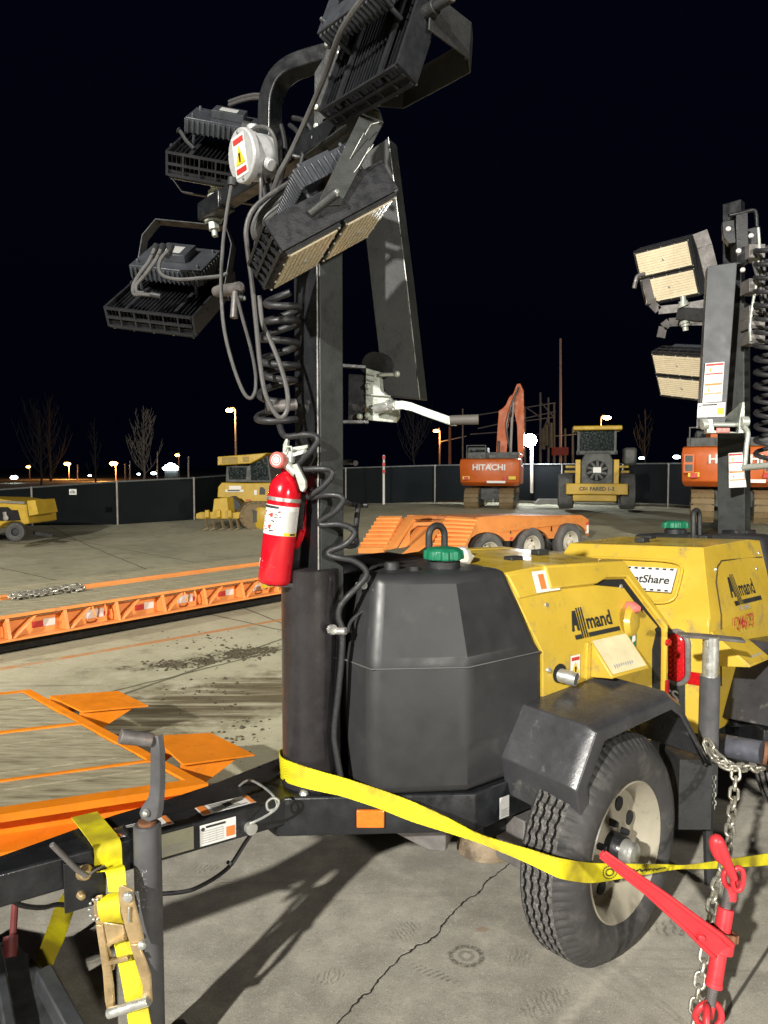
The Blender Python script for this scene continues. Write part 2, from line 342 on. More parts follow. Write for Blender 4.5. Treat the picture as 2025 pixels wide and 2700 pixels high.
def platform_mat():
    m, t, b = nodes_of('dusty_deck_surface'); g = NG(t)
    geo = g.N.new('ShaderNodeNewGeometry'); pos = geo.outputs['Position']
    sp = g.N.new('ShaderNodeSeparateXYZ'); g.L.new(pos, sp.inputs[0]); x, y = sp.outputs[0], sp.outputs[1]
    n1 = g.noise(pos, 1.6, 8, 0.6); n2 = g.noise(pos, 9, 8, 0.7); n3 = g.noise(pos, 90, 4, 0.7); n4 = g.noise(pos, 34, 6, 0.75); n5 = g.noise(pos, 260, 3, 0.7)
    c = g.mix(g.ramp(n1, 0.35, 0.65), (0.262, 0.246, 0.208), (0.37, 0.348, 0.295))
    c = g.mix(g.ramp(n2, 0.45, 0.72, 0, 0.55), c, (0.50, 0.47, 0.385))
    c = g.mix(g.ramp(n2, 0.50, 0.30, 0, 0.5), c, (0.20, 0.182, 0.15))
    c = g.mix(g.ramp(n4, 0.60, 0.70, 0, 0.40), c, (0.56, 0.53, 0.44))
    c = g.mix(g.ramp(n3, 0.58, 0.70, 0, 0.55), c, (0.60, 0.565, 0.475))
    c = g.mix(g.ramp(n3, 0.42, 0.30, 0, 0.55), c, (0.15, 0.135, 0.11))
    c = g.mix(g.ramp(n5, 0.56, 0.66, 0, 0.5), c, (0.62, 0.59, 0.51)); c = g.mix(g.ramp(n5, 0.44, 0.34, 0, 0.6), c, (0.10, 0.09, 0.075))
    # drag marks along the platform
    mp = g.N.new('ShaderNodeMapping'); mp.inputs['Rotation'].default_value = (0, 0, rad(-46)); mp.inputs['Scale'].default_value = (0.55, 8, 1); g.L.new(pos, mp.inputs[0])
    ns = g.noise(mp.outputs[0], 2.2, 7, 0.65); c = g.mix(g.ramp(ns, 0.54, 0.72, 0, 0.45), c, (0.20, 0.18, 0.15))
    wob = g.m('MULTIPLY_ADD', g.noise(pos, 2.6, 5), 0.16, -0.08)
    # seam, wider worn ridge and a second faint seam
    l1 = g.line(x, y, xy(890, 2700), xy(1280, 2330), wob); c = g.mix(g.ramp(l1, 0.0035, 0.0015), c, (0.02, 0.018, 0.015))
    l2 = g.line(x, y, xy(1480, 2700), xy(1700, 2470)); c = g.mix(g.m('MULTIPLY', g.ramp(g.m('ADD', l2, g.m('MULTIPLY_ADD', n2, .03, -.015)), 0.030, 0.002, 0, 0.6), g.ramp(n4, .35, .6, .3, 1)), c, (0.56, 0.52, 0.43))
    l3 = g.line(x, y, xy(1915, 2671), xy(2025, 2504)); c = g.mix(g.ramp(l3, 0.008, 0.002, 0, 0.9), c, (0.05, 0.045, 0.036))
    # prints of tyre lugs, a ring and scuffs
    def prints(ctr, ang, a, bb, sc, col, dist=2.5):
        nonlocal c
        d, u, v = g.spot(x, y, ctr, ang, a, bb)
        wv = g.N.new('ShaderNodeTexWave'); wv.inputs['Scale'].default_value = sc*.9; wv.inputs['Distortion'].default_value = dist*2.4; wv.inputs['Detail'].default_value = 4; wv.inputs['Detail Scale'].default_value = 2.2
        wm = g.N.new('ShaderNodeMapping'); wm.inputs['Rotation'].default_value = (0, 0, -ang+0.5); g.L.new(pos, wm.inputs[0]); g.L.new(wm.outputs[0], wv.inputs['Vector'])
        f = g.m('MULTIPLY', g.ramp(g.m('ADD', d, g.m('MULTIPLY_ADD', n4, 1.6, -0.8)), 1.0, 0.55), g.m('MULTIPLY', g.ramp(wv.outputs['Fac'], 0.3, 0.8), g.ramp(n3, .36, .58)))
        c = g.mix(g.m('MULTIPLY', f, 0.62), c, col)
    dk = (0.12, 0.108, 0.088)
    prints(xy(1070, 2455), 0.9, 0.075, 0.05, 26, dk); prints(xy(1140, 2565), -0.55, 0.10, 0.022, 22, (0.07, 0.06, 0.05), 0.6)
    prints(xy(870, 2575), 0.4, 0.06, 0.04, 24, dk); prints(xy(585, 2330), -0.9, 0.075, 0.04, 20, dk); prints(xy(540, 2290), 0.2, 0.07, 0.035, 22, dk)
    prints(xy(1370, 2520), 0.2, 0.05, 0.05, 25, dk); prints(xy(1300, 2400), 0.1, 0.06, 0.03, 22, (0.36, 0.34, 0.29)); prints(xy(260, 2520), -0.6, 0.10, 0.05, 18, dk)
    prints(xy(1440, 2640), 0.6, 0.12, 0.05, 22, dk); prints(xy(1800, 2440), 0.3, 0.14, 0.06, 14, (0.07, 0.062, 0.05))
    d, u, v = g.spot(x, y, xy(1230, 2520), 0.1, 0.058, 0.055)
    c = g.mix(g.m('MULTIPLY', g.ramp(g.m('ABSOLUTE', g.m('ADD', g.m('SUBTRACT', d, 0.82), g.m('MULTIPLY_ADD', n4, .5, -.25))), 0.24, 0.03), g.ramp(n3, 0.36, 0.56, 0.15, 0.8)), c, (0.075, 0.066, 0.054))
    c = g.mix(g.m('MULTIPLY', g.ramp(g.m('ABSOLUTE', g.m('ADD', g.m('SUBTRACT', d, 0.35), g.m('MULTIPLY_ADD', n4, .6, -.3))), 0.2, 0.04), 0.45), c, (0.09, 0.08, 0.066))
    d, u, v = g.spot(x, y, xy(1270, 2450), 0.3, 0.03, 0.018); c = g.mix(g.ramp(g.m('ADD', d, g.m('MULTIPLY_ADD', n4, 1.2, -.6)), 1.0, 0.4, 0, 0.5), c, (0.26, 0.15, 0.07))
    g.L.new(c, b.inputs['Base Color']); b.inputs['Roughness'].default_value = 0.82; b.inputs['Specular IOR Level'].default_value = 0.35
    h = g.m('ADD', g.m('MULTIPLY', n2, 0.6), g.m('MULTIPLY', n3, 0.4)); h = g.m('SUBTRACT', h, g.ramp(l1, 0.006, 0.001, 0, 1.0))
    bm = g.N.new('ShaderNodeBump'); bm.inputs['Strength'].default_value = 0.35; bm.inputs['Distance'].default_value = 0.006; g.L.new(h, bm.inputs['Height']); g.L.new(bm.outputs[0], b.inputs['Normal'])
    return m
def yard_mat():
    m, t, b = nodes_of('yard_concrete'); g = NG(t)
    geo = g.N.new('ShaderNodeNewGeometry'); pos = geo.outputs['Position']
    sp = g.N.new('ShaderNodeSeparateXYZ'); g.L.new(pos, sp.inputs[0]); x, y = sp.outputs[0], sp.outputs[1]
    n1 = g.noise(pos, 0.35, 8, 0.62); n2 = g.noise(pos, 2.2, 9, 0.7); n3 = g.noise(pos, 14, 6, 0.75)
    c = g.mix(g.ramp(n1, 0.35, 0.65), (0.36, 0.34, 0.235), (0.47, 0.445, 0.315))
    c = g.mix(g.ramp(n2, 0.48, 0.68, 0, 0.5), c, (0.54, 0.51, 0.395)); c = g.mix(g.ramp(n2, 0.46, 0.32, 0, 0.6), c, (0.23, 0.21, 0.155))
    c = g.mix(g.ramp(n3, 0.58, 0.72, 0, 0.4), c, (0.60, 0.56, 0.45)); c = g.mix(g.ramp(n3, 0.42, 0.30, 0, 0.5), c, (0.17, 0.15, 0.11))
    # streaks of dragged mud
    mp = g.N.new('ShaderNodeMapping'); mp.inputs['Rotation'].default_value = (0, 0, rad(-22)); mp.inputs['Scale'].default_value = (0.35, 5, 1); g.L.new(pos, mp.inputs[0])
    ns = g.noise(mp.outputs[0], 1.3, 8, 0.66)
    def P(px, py): p = atz(px, py, -1.1); return (p.x, p.y)
    d, u, v = g.spot(x, y, P(560, 1850), 0.6, 2.9, 1.0)
    dirt = g.m('MULTIPLY', g.ramp(g.m('ADD', d, g.m('MULTIPLY_ADD', n2, 1.6, -0.8)), 1.05, 0.45), g.ramp(ns, 0.30, 0.54))
    c = g.mix(g.m('MULTIPLY', dirt, 0.95), c, (0.10, 0.078, 0.042))
    d, u, v = g.spot(x, y, P(560, 1735), 0.55, 1.6, 0.30)
    c = g.mix(g.m('MULTIPLY', g.ramp(g.m('ADD', d, g.m('MULTIPLY_ADD', n2, 2.0, -1.0)), 1.0, 0.5), g.ramp(n3, 0.40, 0.60)), c, (0.06, 0.05, 0.03))
    c = g.mix(g.ramp(ns, 0.60, 0.72, 0, 0.55), c, (0.14, 0.125, 0.085))
    wob = g.m('MULTIPLY_ADD', g.noise(pos, 1.3, 5), 0.10, -0.05)
    for p, q, wd, col in (((250, 1835), (745, 1712), 0.035, (0.055, 0.055, 0.022)), ((0, 1497), (140, 1528), 0.03, (0.05, 0.045, 0.03)), ((560, 1570), (760, 1650), 0.03, (0.06, 0.055, 0.035)),
                       ((330, 1450), (500, 1480), 0.03, (0.08, 0.07, 0.05)), ((1500, 1420), (1700, 1350), 0.04, (0.07, 0.06, 0.04))):
        l = g.line(x, y, P(*p), P(*q), wob); c = g.mix(g.ramp(l, wd, wd*0.3, 0, 0.8), c, col)
    # worn orange paint line
    l = g.line(x, y, P(0, 1764), P(690, 1643)); c = g.mix(g.m('MULTIPLY', g.ramp(l, 0.085, 0.06), g.ramp(n2, 0.36, 0.54, 0.1, 0.8)), c, (0.52, 0.20, 0.05))
    g.L.new(c, b.inputs['Base Color']); b.inputs['Roughness'].default_value = 0.85; b.inputs['Specular IOR Level'].default_value = 0.3
    bm = g.N.new('ShaderNodeBump'); bm.inputs['Strength'].default_value = 0.6; bm.inputs['Distance'].default_value = 0.03; g.L.new(g.m('ADD', n2, g.m('MULTIPLY', n3, 0.5)), bm.inputs['Height']); g.L.new(bm.outputs[0], b.inputs['Normal'])
    return m
mb = MB()
xs = [-900, -300, -120] + [-60+2*i for i in range(61)] + [120, 300, 900]; ys = [-400, -100, -40] + [-20+2*i for i in range(46)] + [100, 200, 500, 1200]
mb.add([(a, b_, ground_z(a, b_)) for b_ in ys for a in xs], [(j*len(xs)+i, j*len(xs)+i+1, (j+1)*len(xs)+i+1, (j+1)*len(xs)+i) for j in range(len(ys)-1) for i in range(len(xs)-1)])
struct(mb.build('ground', yard_mat(), smooth=80))
# step-deck trailer deck under the towers, drawn as a raised slab: edge line from the picture, 3.1 m wide
PD = Vector((math.cos(rad(46)), math.sin(rad(46)), 0)); PN = Vector((PD.y, -PD.x, 0)); P0 = Vector((-1.40, 2.70, 0))
mb = MB(); c4 = [P0-PD*7, P0+PD*7.2, P0+PD*7.2+PN*5.2, P0-PD*7+PN*5.2]
mb.prism([p+Vector((0,0,-1.3)) for p in c4], (0, 0, 1.3)); struct(mb.build('deck_platform', platform_mat(), smooth=0))
# clods of soil on the yard
mb = MB(); rs = random.Random(3)
def clod(p, r):
    k = rs.random(); mb.loops([[p + Vector((r*a*math.cos(t+k)*rs.uniform(.7, 1.25), r*a*math.sin(t+k)*rs.uniform(.7, 1.25), r*h)) for t in (0, 1.05, 2.1, 3.14, 4.2, 5.24)] for a, h in ((1.0, -.1), (.9, .4), (.4, .75))])
for cx, cy, n, sx, sy in ((455, 1755, 300, 50, 10), (540, 1745, 170, 28, 7), (640, 1722, 420, 50, 15), (700, 1715, 110, 36, 9), (540, 1820, 70, 160, 45), (640, 1930, 60, 70, 60), (560, 1690, 60, 120, 25)):
    for _ in range(n):
        p = atz(cx+rs.gauss(0, sx*.55), cy+rs.gauss(0, sy*.55), -1.1); clod(p, min(.035, abs(rs.gauss(0, .010))+.004))
soil = mat('soil', (0.075, 0.06, 0.036), 0.95, var=0.45, scale=9)
o = mb.build('soil_clods', soil, smooth=0); o['kind'] = 'stuff'
# ------------------------------------------------------------------ light tower trailers
TA = rad(-53); TN = Vector((math.cos(TA), math.sin(TA), 0)); TT = Vector((TN.y, -TN.x, 0)); TO = Vector((0.363, 2.642, 0))
def T1(v): v = Vector(v); return TO + TT*v.x + TN*v.y + Vector((0, 0, v.z))
def L1(p): d = Vector(p) - TO; return Vector((d.dot(TT), d.dot(TN), d.z))
def pl1(px, py, l): return L1(onpl(px, py, TO + TN*l, TN))       # tower coordinates of a pixel on the plane l = const
def side(z): return 0.37 if z <= 0.92 else 0.37 - 0.085*(z-0.92)/0.24
def wall(f, z, off, sd): return Vector((f, sd*(side(z)+off), z))
def side_poly(mb, pts, o0, o1, sd):
    a = [wall(f, z, o0, sd) for f, z in pts]; b = [wall(f, z, o1, sd) for f, z in pts]; n = len(pts)
    mb.add(a+b, [tuple(range(n))[::-1], tuple(range(n, 2*n))] + [(i, (i+1) % n, n+(i+1) % n, n+i) for i in range(n)])
def make_wheel(T, f, sd, root, detail=True, up=0.0):
    """wheel part: steel disc, with tyre and hub as its own pieces"""
    R = 0.345; sy_, cy_ = math.sin(rad(6.5)), math.cos(rad(6.5)); ax = Vector((-sy_, sd*cy_, 0)); e1 = Vector((cy_, sd*sy_, 0)); e2 = Vector((0, 0, 1)); o = Vector((f+.615*sy_, 0, R+up))
    N = 432 if detail else 48; rs = random.Random(5)
    m = MB(T); Y = 0.615
    m.lathe([(0.180, Y-0.175), (0.186, Y-0.06), (0.190, Y-0.02), (0.207, Y-0.006), (0.210, Y), (0.206, Y+0.003), (0.198, Y-0.004), (0.189, Y-0.018), (0.178, Y-0.030), (0.172, Y-0.060),
             (0.158, Y-0.070), (0.138, Y-0.060), (0.105, Y-0.056), (0.088, Y-0.060), (0.078, Y-0.056), (0.035, Y-0.056)], o, ax, 64)
    m.m = 1
    for k in range(8):                                            # black discs paint the dark of the hand holes
        t = 2*math.pi*(k+.5)/8; c = o + ax*(Y-.0575) + (e1*math.cos(t)+e2*math.sin(t))*.124
        m.lathe([(0.0, .0035), (.0225, .0035), (.0225, -.004)], c, ax, 14)
    w_ = m.build('wheel', [rimm, hole], root, smooth=40)
    m = MB(T)
    prof = [(0.196, Y-.012), (0.213, Y+.002), (0.235, Y+.012), (0.262, Y+.016), (0.290, Y+.010), (0.312, Y-.004), (0.326, Y-.017), (0.338, Y-.030)]
    prof.append((0.3435, Y-.036))
    for g0 in (.048, .073, .098, .121): prof += [(0.345, Y-g0), (0.333, Y-g0-.0015), (0.333, Y-g0-.0072), (0.345, Y-g0-.0085)]
    prof.append((0.343, Y-.138))
    prof += [(0.338, Y-.146), (0.322, Y-.157), (0.290, Y-.170), (0.25, Y-.174), (0.20, Y-.16)]
    def rf(k, i, r, h):
        if k in (6, 7) and i % 6 in (0, 1): return r-0.006, h
        if 9 <= k <= 24:
            h += 0.0024*(1 if (i//4) % 2 else -1)
            if (k-9) % 4 in (0, 3) and i % 8 in (0,): r -= 0.006
            r += rs.uniform(-.0006, .0006)
        return r, h
    m.lathe(prof, o, ax, N, rf=rf if detail else None)
    for q in range(len(m.mi)): m.mi[q] = (2 if (9 <= q//N <= 23 and (q//N-9) % 4 < 3) else 1 if 8 <= q//N <= 24 else 0)
    m.build('tyre', [rubber, treadm, hole], w_, smooth=28)
    m = MB(T); m.lathe([(0.044, Y-.058), (0.044, Y-.02), (0.040, Y-.010)], o, ax, 28, cap=True); m.m = 1
    m.lathe([(0.036, Y-.012), (0.036, Y+.018), (0.031, Y+.026), (0.0, Y+.027)], o, ax, 24); m.m = 2
    for k in range(5):
        t = 2*math.pi*(k+.25)/5; c = o + ax*(Y-.056) + (e1*math.cos(t)+e2*math.sin(t))*.072; m.lathe([(.0, .026), (.008, .024), (.012, .016), (.012, -.01)], c, ax, 6)
    m.build('hub', [black, silver, black], w_, smooth=30)
def make_body(T, root, near, wheel_up=0.0):
    """frame, tank, hood, fenders, wheels, mast and sleeve shared by both towers; near = the side seen (+1 left, -1 right)"""
    m = MB(T)
    out = [(-.56,-.36), (.40,-.37), (.88,-.045), (.88,.045), (.40,.37), (-.56,.36)]
    m.prism([Vector((a, b, .43)) for a, b in out], (0, 0, .116))
    m.m = 1
    for a, b in ((.70, .16), (.62, .245), (.78, -.09), (.80, .07)): m.lathe([(0, .012), (.012, .012), (.016, 0)], (a, b, .546), (0,0,1), 6)
    fr = m.build('frame', [black, silver], root, bevel=.006)
    if near == 1:
        p = pl1(975, 2155, .30)
    # axle and springs
    m = MB(T); m.cyl((0,-.5,.345+wheel_up), (0,.5,.345+wheel_up), .03, n=12)
    for sd in (-1, 1):
        m.box((-.32, sd*.30-.025, .36), (.32, sd*.30+.025, .40)); m.box((-.03, sd*.30-.03, .33), (.03, sd*.30+.03, .43))
    m.build('axle', blackm, root)
    # tank
    def ring(z, sf, fr_, ch_f, ch_l, bk, nl=.075):
        return [(bk, sf), (ch_f, sf), (fr_, ch_l), (fr_, nl), (fr_-.09, nl-.01), (fr_-.09, -nl+.01), (fr_, -nl), (fr_, -ch_l), (ch_f, -sf), (bk, -sf)], z
    rings = []
    for pts, z in (ring(.548, .36, .655, .42, .215, .10), ring(.70, .366, .665, .43, .22, .10), ring(.925, .37, .665, .43, .22, .11), ring(.955, .363, .660, .428, .215, .13), ring(1.185, .298, .615, .42, .178, .205)):
        rings.append([Vector((a, b, z)) for a, b in pts])
    m = MB(T); m.loops(rings)
    tk = m.build('tank', tankm, root, bevel=.028, seg=5, smooth=30)
    # seam of the moulding
    m = MB(T); sp = [Vector((a*1.0, b, .926)) for a, b in ring(0, .3715, .6665, .4305, .2207, .125)[0][:4]]
    for sd in (1, -1): m.tube([Vector((q.x, q.y*sd, q.z)) for q in sp], .0022, 6)
    m.build('mould_seam', mat('tank_seam', (.10, .10, .098), .6, var=.2), tk)
    m = MB(T)
    m.lathe([(.052, 1.16), (.052, 1.205), (.045, 1.207), (.045, 1.215)], (.345, .165*near if near == 1 else .15, 0), (0,0,1), 24)
    m.build('filler_neck', blackm, tk, smooth=30); m = MB(T)
    if near == 1: m.piece(); m.lathe([(.024, 1.18), (.024, 1.200), (.020, 1.207), (.0, 1.208)], (.50, .10, 0), (0,0,1), 16); m.piece(); m.lathe([(.018, 1.18), (.018, 1.197), (.0, 1.199)], (.46, .16, 0), (0,0,1), 14)
    m.build_each('tank_plug', blackm, tk, smooth=30)
    m = MB(T); cl = .165 if near == 1 else .15
    m.lathe([(0, 1.249), (.03, 1.249), (.047, 1.246), (.055, 1.238), (.057, 1.215), (.055, 1.212)], (.345, cl, 0), (0,0,1), 64, rf=lambda k, i, r, h: ((r+.007 if (k >= 3 and i % 8 < 4) else r), h))
    m.build('filler_cap', green, root, bevel=.002)
    # lifting eye: flat bar with a slot
    m = MB(T); arc = [Vector((.23+.035*math.cos(t), 0, 1.265+.035*math.sin(t))) for t in [math.pi*k/10 for k in range(11)]]
    m.tube([Vector((.265, 0, 1.15))] + arc + [Vector((.195, 0, 1.15))], .012, 10); m.box((.19, -.02, 1.165), (.27, .02, 1.185))
    m.build('lifting_eye', blackm, root, smooth=50)
    # hood shell
    m = MB(T); secs = []
    for f_lo, f_mid, f_up, zt in ((.09, .112, .203, 1.168), (-.02, -.02, .06, 1.176), (-.40, -.40, -.40, 1.160), (-.545, -.545, -.545, .93)):
        lt = side(min(zt, 1.16)) if zt > 1 else .366
        ring_ = []
        for sd in (1, -1):
            q = [Vector((f_lo, sd*.362, .50)), Vector((f_mid, sd*.37, .92)), Vector((f_up, sd*lt, zt))]
            ring_ += q if sd == 1 else q[::-1]
        secs.append(ring_)
    secs.append([Vector((-.562, v.y, v.z if v.z < .6 else (.88 if v.z < .925 else .90))) for v in secs[-1]])
    m.loops(secs)
    hd = m.build('hood', yel, root, bevel=.032, seg=5, smooth=30)
    # raised rim of the hood over the top edge and rear, both sides
    outer = [(.02, 1.178), (-.405, 1.162), (-.562, .925), (-.568, .62)]; inner = [(-.540, .62), (-.535, .915), (-.395, 1.105), (-.28, 1.112), (-.22, 1.098), (.02, 1.103)]
    m = MB(T)
    for sd in ((1, -1) if near == 1 else ()):
        m.piece(); side_poly(m, outer + [(a, b) for a, b in inner], -.05, .016, sd)
        side_poly(m, [(.195, 1.165), (.03, 1.172), (.03, 1.090), (.165, 1.086)], -.05, .008, sd)
    rims = m.build_each('hood_rim', yel, root, bevel=.008, seg=3)
    if near == -1:                                                # closed door: only a seam line shows
        for sd in (1, -1):
            m = MB(T); m.tube([wall(f, z, .0012, sd) for f, z in ((.16, 1.098), (.0, 1.102), (-.28, 1.104), (-.335, 1.085), (-.40, 1.03), (-.455, .92), (-.455, .66))], .003, 6); m.build('door_seam', mat('dark_seam_gap', (.05, .035, .01), .8), hd)
    for sd, rim in zip((1, -1), rims):
        m = MB(T); side_poly(m, [(-.215, 1.094), (-.27, 1.106), (-.385, 1.098), (-.526, .912), (-.530, .66), (-.495, .62), (-.480, .84), (-.50, .90), (-.375, 1.07), (-.28, 1.084)], -.02, .004, sd)
        m.build('rim_gap', hole, rim)
    m = MB(T)
    for a, b in ((-.04, .10), (-.27, .02), (.13, -.08)):
        m.piece(); m.box((a-.03, b-.02, 1.166), (a+.03, b+.02, 1.186))
    m.build_each('hood_latch', blackm, root, bevel=.004)
    s_ = near
    # panel details on the seen side
    m = MB(T)
    for f, z in ((.045, 1.055), (-.36, 1.075), (.085, .86), (.14, 1.115)): m.piece(); m.lathe([(0, .006), (.007, .005), (.009, 0)], wall(f, z, 0, s_), (0, s_, .2), 10)
    m.build_each('panel_screw', silver, root)
    if near == 1:
        m = MB(T); m.cyl(wall(.03, .84, -.03, s_), wall(.03, .84, .002, s_), .031, n=24); m.build('exhaust_hole', hole, root)
        m = MB(T); c = wall(.025, .833, 0, s_); m.lathe([(.0, -.03), (.019, -.03), (.019, .052), (.0225, .052), (.0225, -.05)], c, (-.35, s_, -.12), 24)
        m.build('exhaust_pipe', silver, root)
    # sloping rain hood over the outlet
    m = MB(T); y0, y1 = .366, (.458 if near == 1 else .50); sh, sz_ = (0, 0) if near == 1 else (-.215, -.055); m.tf = lambda v: T(Vector((v[0]+sh, v[1], v[2]+sz_)))
    a = [(-.125, y0, .925), (-.125, y1, .822), (-.125, y1, .815), (-.125, y0, .918)]
    m.prism([Vector((x, y*s_, z)) for x, y, z in a], (-.20, 0, 0))
    for f0 in (-.125, -.321): m.prism([Vector((f0, y0*s_, .918)), Vector((f0, y1*s_, .815)), Vector((f0, y0*s_, .80))], (-.004, 0, 0))
    m.box((-.121, min(s_*.366, s_*.376), .80), (-.10, max(s_*.366, s_*.376), .92))
    vent = m.build('vent_hood', yel, root, bevel=.002)
    m = MB(lambda v: T(Vector((v[0]+sh, v[1], v[2]+sz_)))); dz = .103/(y1-y0)
    m.add([Vector((f, s_*y, .9262-dz*(y-y0))) for f, y in ((-.132, y0+.004), (-.132, y1-.004), (-.318, y1-.004), (-.318, y0+.004))], [(0, 1, 2, 3)])
    m.m = 1; rs = random.Random(6)
    for j in range(9): f0 = -.16-.012*j; m.add([Vector((f, s_*y, .9270-dz*(y-y0))) for f, y in ((f0, y1-.022), (f0, y1-.022+.008*rs.uniform(.6, 1.3)), (f0-.008, y1-.018), (f0-.008, y1-.024))], [(0, 1, 2, 3)])
    m.build('vent_label', [cream if near == 1 else yel, inkg], vent, smooth=0)
    # fenders
    P = [(.250, .500), (.285, .625), (.195, .772), (-.195, .798), (-.265, .755), (-.425, .540)]
    Q = [(.196, .486), (.228, .612), (.152, .728), (-.185, .752), (-.235, .722), (-.408, .525)]
    for sd in (1, -1):
        m = MB(T); th = .006
        rows = [[Vector((f, sd*.355, z)) for f, z in P], [Vector((f, sd*.600, z)) for f, z in P], [Vector((f*.94+.003, sd*.632, z-.014)) for f, z in P], [Vector((f, sd*.634, z)) for f, z in Q]]
        n = len(P); vs = [v for r in rows for v in r] + [v + Vector((-.008 if v.x > .1 else .008 if v.x < -.3 else 0, -sd*.006, -th)) for r in rows for v in r]
        fs = []; o_ = 4*n
        for r in range(3):
            for i in range(n-1):
                a, b_, c_, d_ = r*n+i, r*n+i+1, (r+1)*n+i+1, (r+1)*n+i; fs += [(a, b_, c_, d_), (o_+d_, o_+c_, o_+b_, o_+a)]
        for i in range(n-1): fs += [(i, i+1, o_+i+1, o_+i), (3*n+i, 3*n+i+1, o_+3*n+i+1, o_+3*n+i)]
        for r in range(3): fs += [(r*n, (r+1)*n, o_+(r+1)*n, o_+r*n), (r*n+n-1, (r+1)*n+n-1, o_+(r+1)*n+n-1, o_+r*n+n-1)]
        m.add(vs, fs); m.build('fender', fendm, root, bevel=.009, seg=3, smooth=32)
        make_wheel(T, 0, sd, root, detail=(sd == near and near == 1), up=wheel_up)
    # sleeve and mast
    m = MB(T); m.lathe([(.0, 1.200), (.083, 1.200), (.088, 1.196), (.088, .546)], (.73, 0, 0), (0,0,1), 48)
    m.m = 1; m.lathe([(.012, 1.201), (.012, 1.208), (0, 1.209)], (.695, -.05, 0), (0,0,1), 10)
    m.build('mast_sleeve', [tubem, silver], root, smooth=40)
    m = MB(T); m.box((.655, -.065, 1.1), (.737, .068, 2.34)); mast = m.build('mast', mastm, root, bevel=.004)
    m = MB(T); m.box((.7375, -.063, 1.1), (.744, .066, 2.34)); m.build('mast_front_plate', black, mast, bevel=.002)  # thin black plate, makes the front face darker than the sides
    m = MB(T); m.box((.7425, .0655, 1.2), (.7452, .0685, 2.34)); m.build('worn_highlight_edge', edgem, mast, smooth=0)  # bright strip paints the corner highlight along with the wear
    m = MB(T); m.box((.670, -.045, 2.33), (.728, .045, 2.86 if near == -1 else 2.52)); m.build('mast_extension', black, mast, bevel=.004)
    return dict(frame=fr, tank=tk, hood=hd, mast=mast, vent=vent)
def logo(T, sd, f0, z0, hgt, root, name='maker_lettering'):
    """word with three long slanted strokes and an underline bar, on the sloping panel"""
    def fn(u, v): return T(wall(f0 - sd*u, z0 + v, .0025, sd))
    m = MB(); L = hgt
    m.add([fn(a*L, b*L) for a, b in ((0, 0), (.22, 0), (.27, .27), (.46, .27), (.46, .0), (.64, 0), (.64, 1), (.36, 1))], [(0, 1, 2, 7), (7, 2, 3, 6), (3, 4, 5, 6)])
    for k in (0, 1, 2): m.add([fn((.70+.19*k+a)*L, b*L) for a, b in ((0, 1.12), (.11, 1.12), (.11, -.42), (0, -.42))], [(0, 1, 2, 3)])
    m.text('mand', lambda u, v: fn(1.28*L+u, v), L*1.06, bold=.022, align='LEFT', sx=.95)
    m.add([fn(a*L, b*L) for a, b in ((.14, -.42), (.66, -.42), (.66, -.20), (.14, -.20))], [(0, 1, 2, 3)])
    m.add([fn(a*L, b*L) for a, b in ((1.26, -.42), (3.98, -.42), (3.98, -.20), (1.26, -.20))], [(0, 1, 2, 3)])
    m.build(name, inkm, root, smooth=0)
def sticker(T, cfn, w_, h_, root, kind='warning', name='warning_sticker'):
    """cfn(u, v, lift) -> local point; white sticker with bars, triangle and lines of print"""
    m = MB(T)
    def q(a, b, c, d, lift): m.add([cfn(x*w_, y*h_, lift) for x, y in ((a, b), (c, b), (c, d), (a, d))], [(0, 1, 2, 3)])
    m.m = 0; q(-.5, -.5, .5, .5, .0015)
    def tri(cx, cy, s):
        m.m = 2; m.add([cfn((cx+a*s/w_*h_)*w_, (cy+b*s)*h_, .003) for a, b in ((-.5, -.45), (.5, -.45), (0, .5))], [(0, 1, 2)])
        m.m = 1; m.add([cfn((cx+a*s/w_*h_)*w_, (cy+b*s)*h_, .0042) for a, b in ((-.07, -.34), (.07, -.34), (.1, .12), (-.1, .12))], [(0, 1, 2, 3)])
    if kind == 'warning':
        m.m = 3; q(-.4, .30, .4, .43, .003); q(-.4, -.43, .4, -.30, .003); tri(0, 0, .48)
    elif kind == 'stack':
        for k in range(2):
            b = .5 - k*.5; m.m = 3 if k == 0 else 4; q(-.46, b-.075, .46, b-.025, .003); q(-.46, b-.30, .46, b-.265, .003)
            tri(-.22, b-.17, .13); m.m = 5
            for j in range(4): q(.02, b-.115-.035*j, .42, b-.105-.035*j, .003)
            for j in range(4): q(-.42, b-.345-.03*j, .42-.1*(j % 2), b-.335-.03*j, .003)
    elif kind == 'print':
        m.m = 4; q(-.48, -.48, -.34, .48, .003); q(.40, -.48, .48, .48, .003); m.m = 1
        for j in range(6): q(-.28, .34-.14*j, .34-.12*(j % 3), .39-.14*j, .003)
        q(-.05, -.2, .1, .2, .0035)
    elif kind == 'card':
        m.m = 1; q(-.34, .32, .2, .42, .003); m.add([cfn((-.42+.05*math.cos(t))*w_, (.30+.05*math.sin(t)*w_/h_)*h_, .003) for t in [k*.63 for k in range(10)]], [tuple(range(10))])
        m.m = 4; q(.22, -.35, .46, .12, .003); m.m = 5
        for j in range(6): q(-.44, .18-.11*j, .14, .21-.11*j, .003)
        for j in range(4): q(-.44+.19*j, -.40, -.435+.19*j, .2, .0032)
    elif kind == 'plain':
        m.m = 5
        for j in range(5): q(-.4, -.1-.07*j, .4-.15*(j % 2), -.08-.07*j, .003)
    return m.build(name, [white, inkm, inky, inkr, inko, inkg], root, smooth=0)
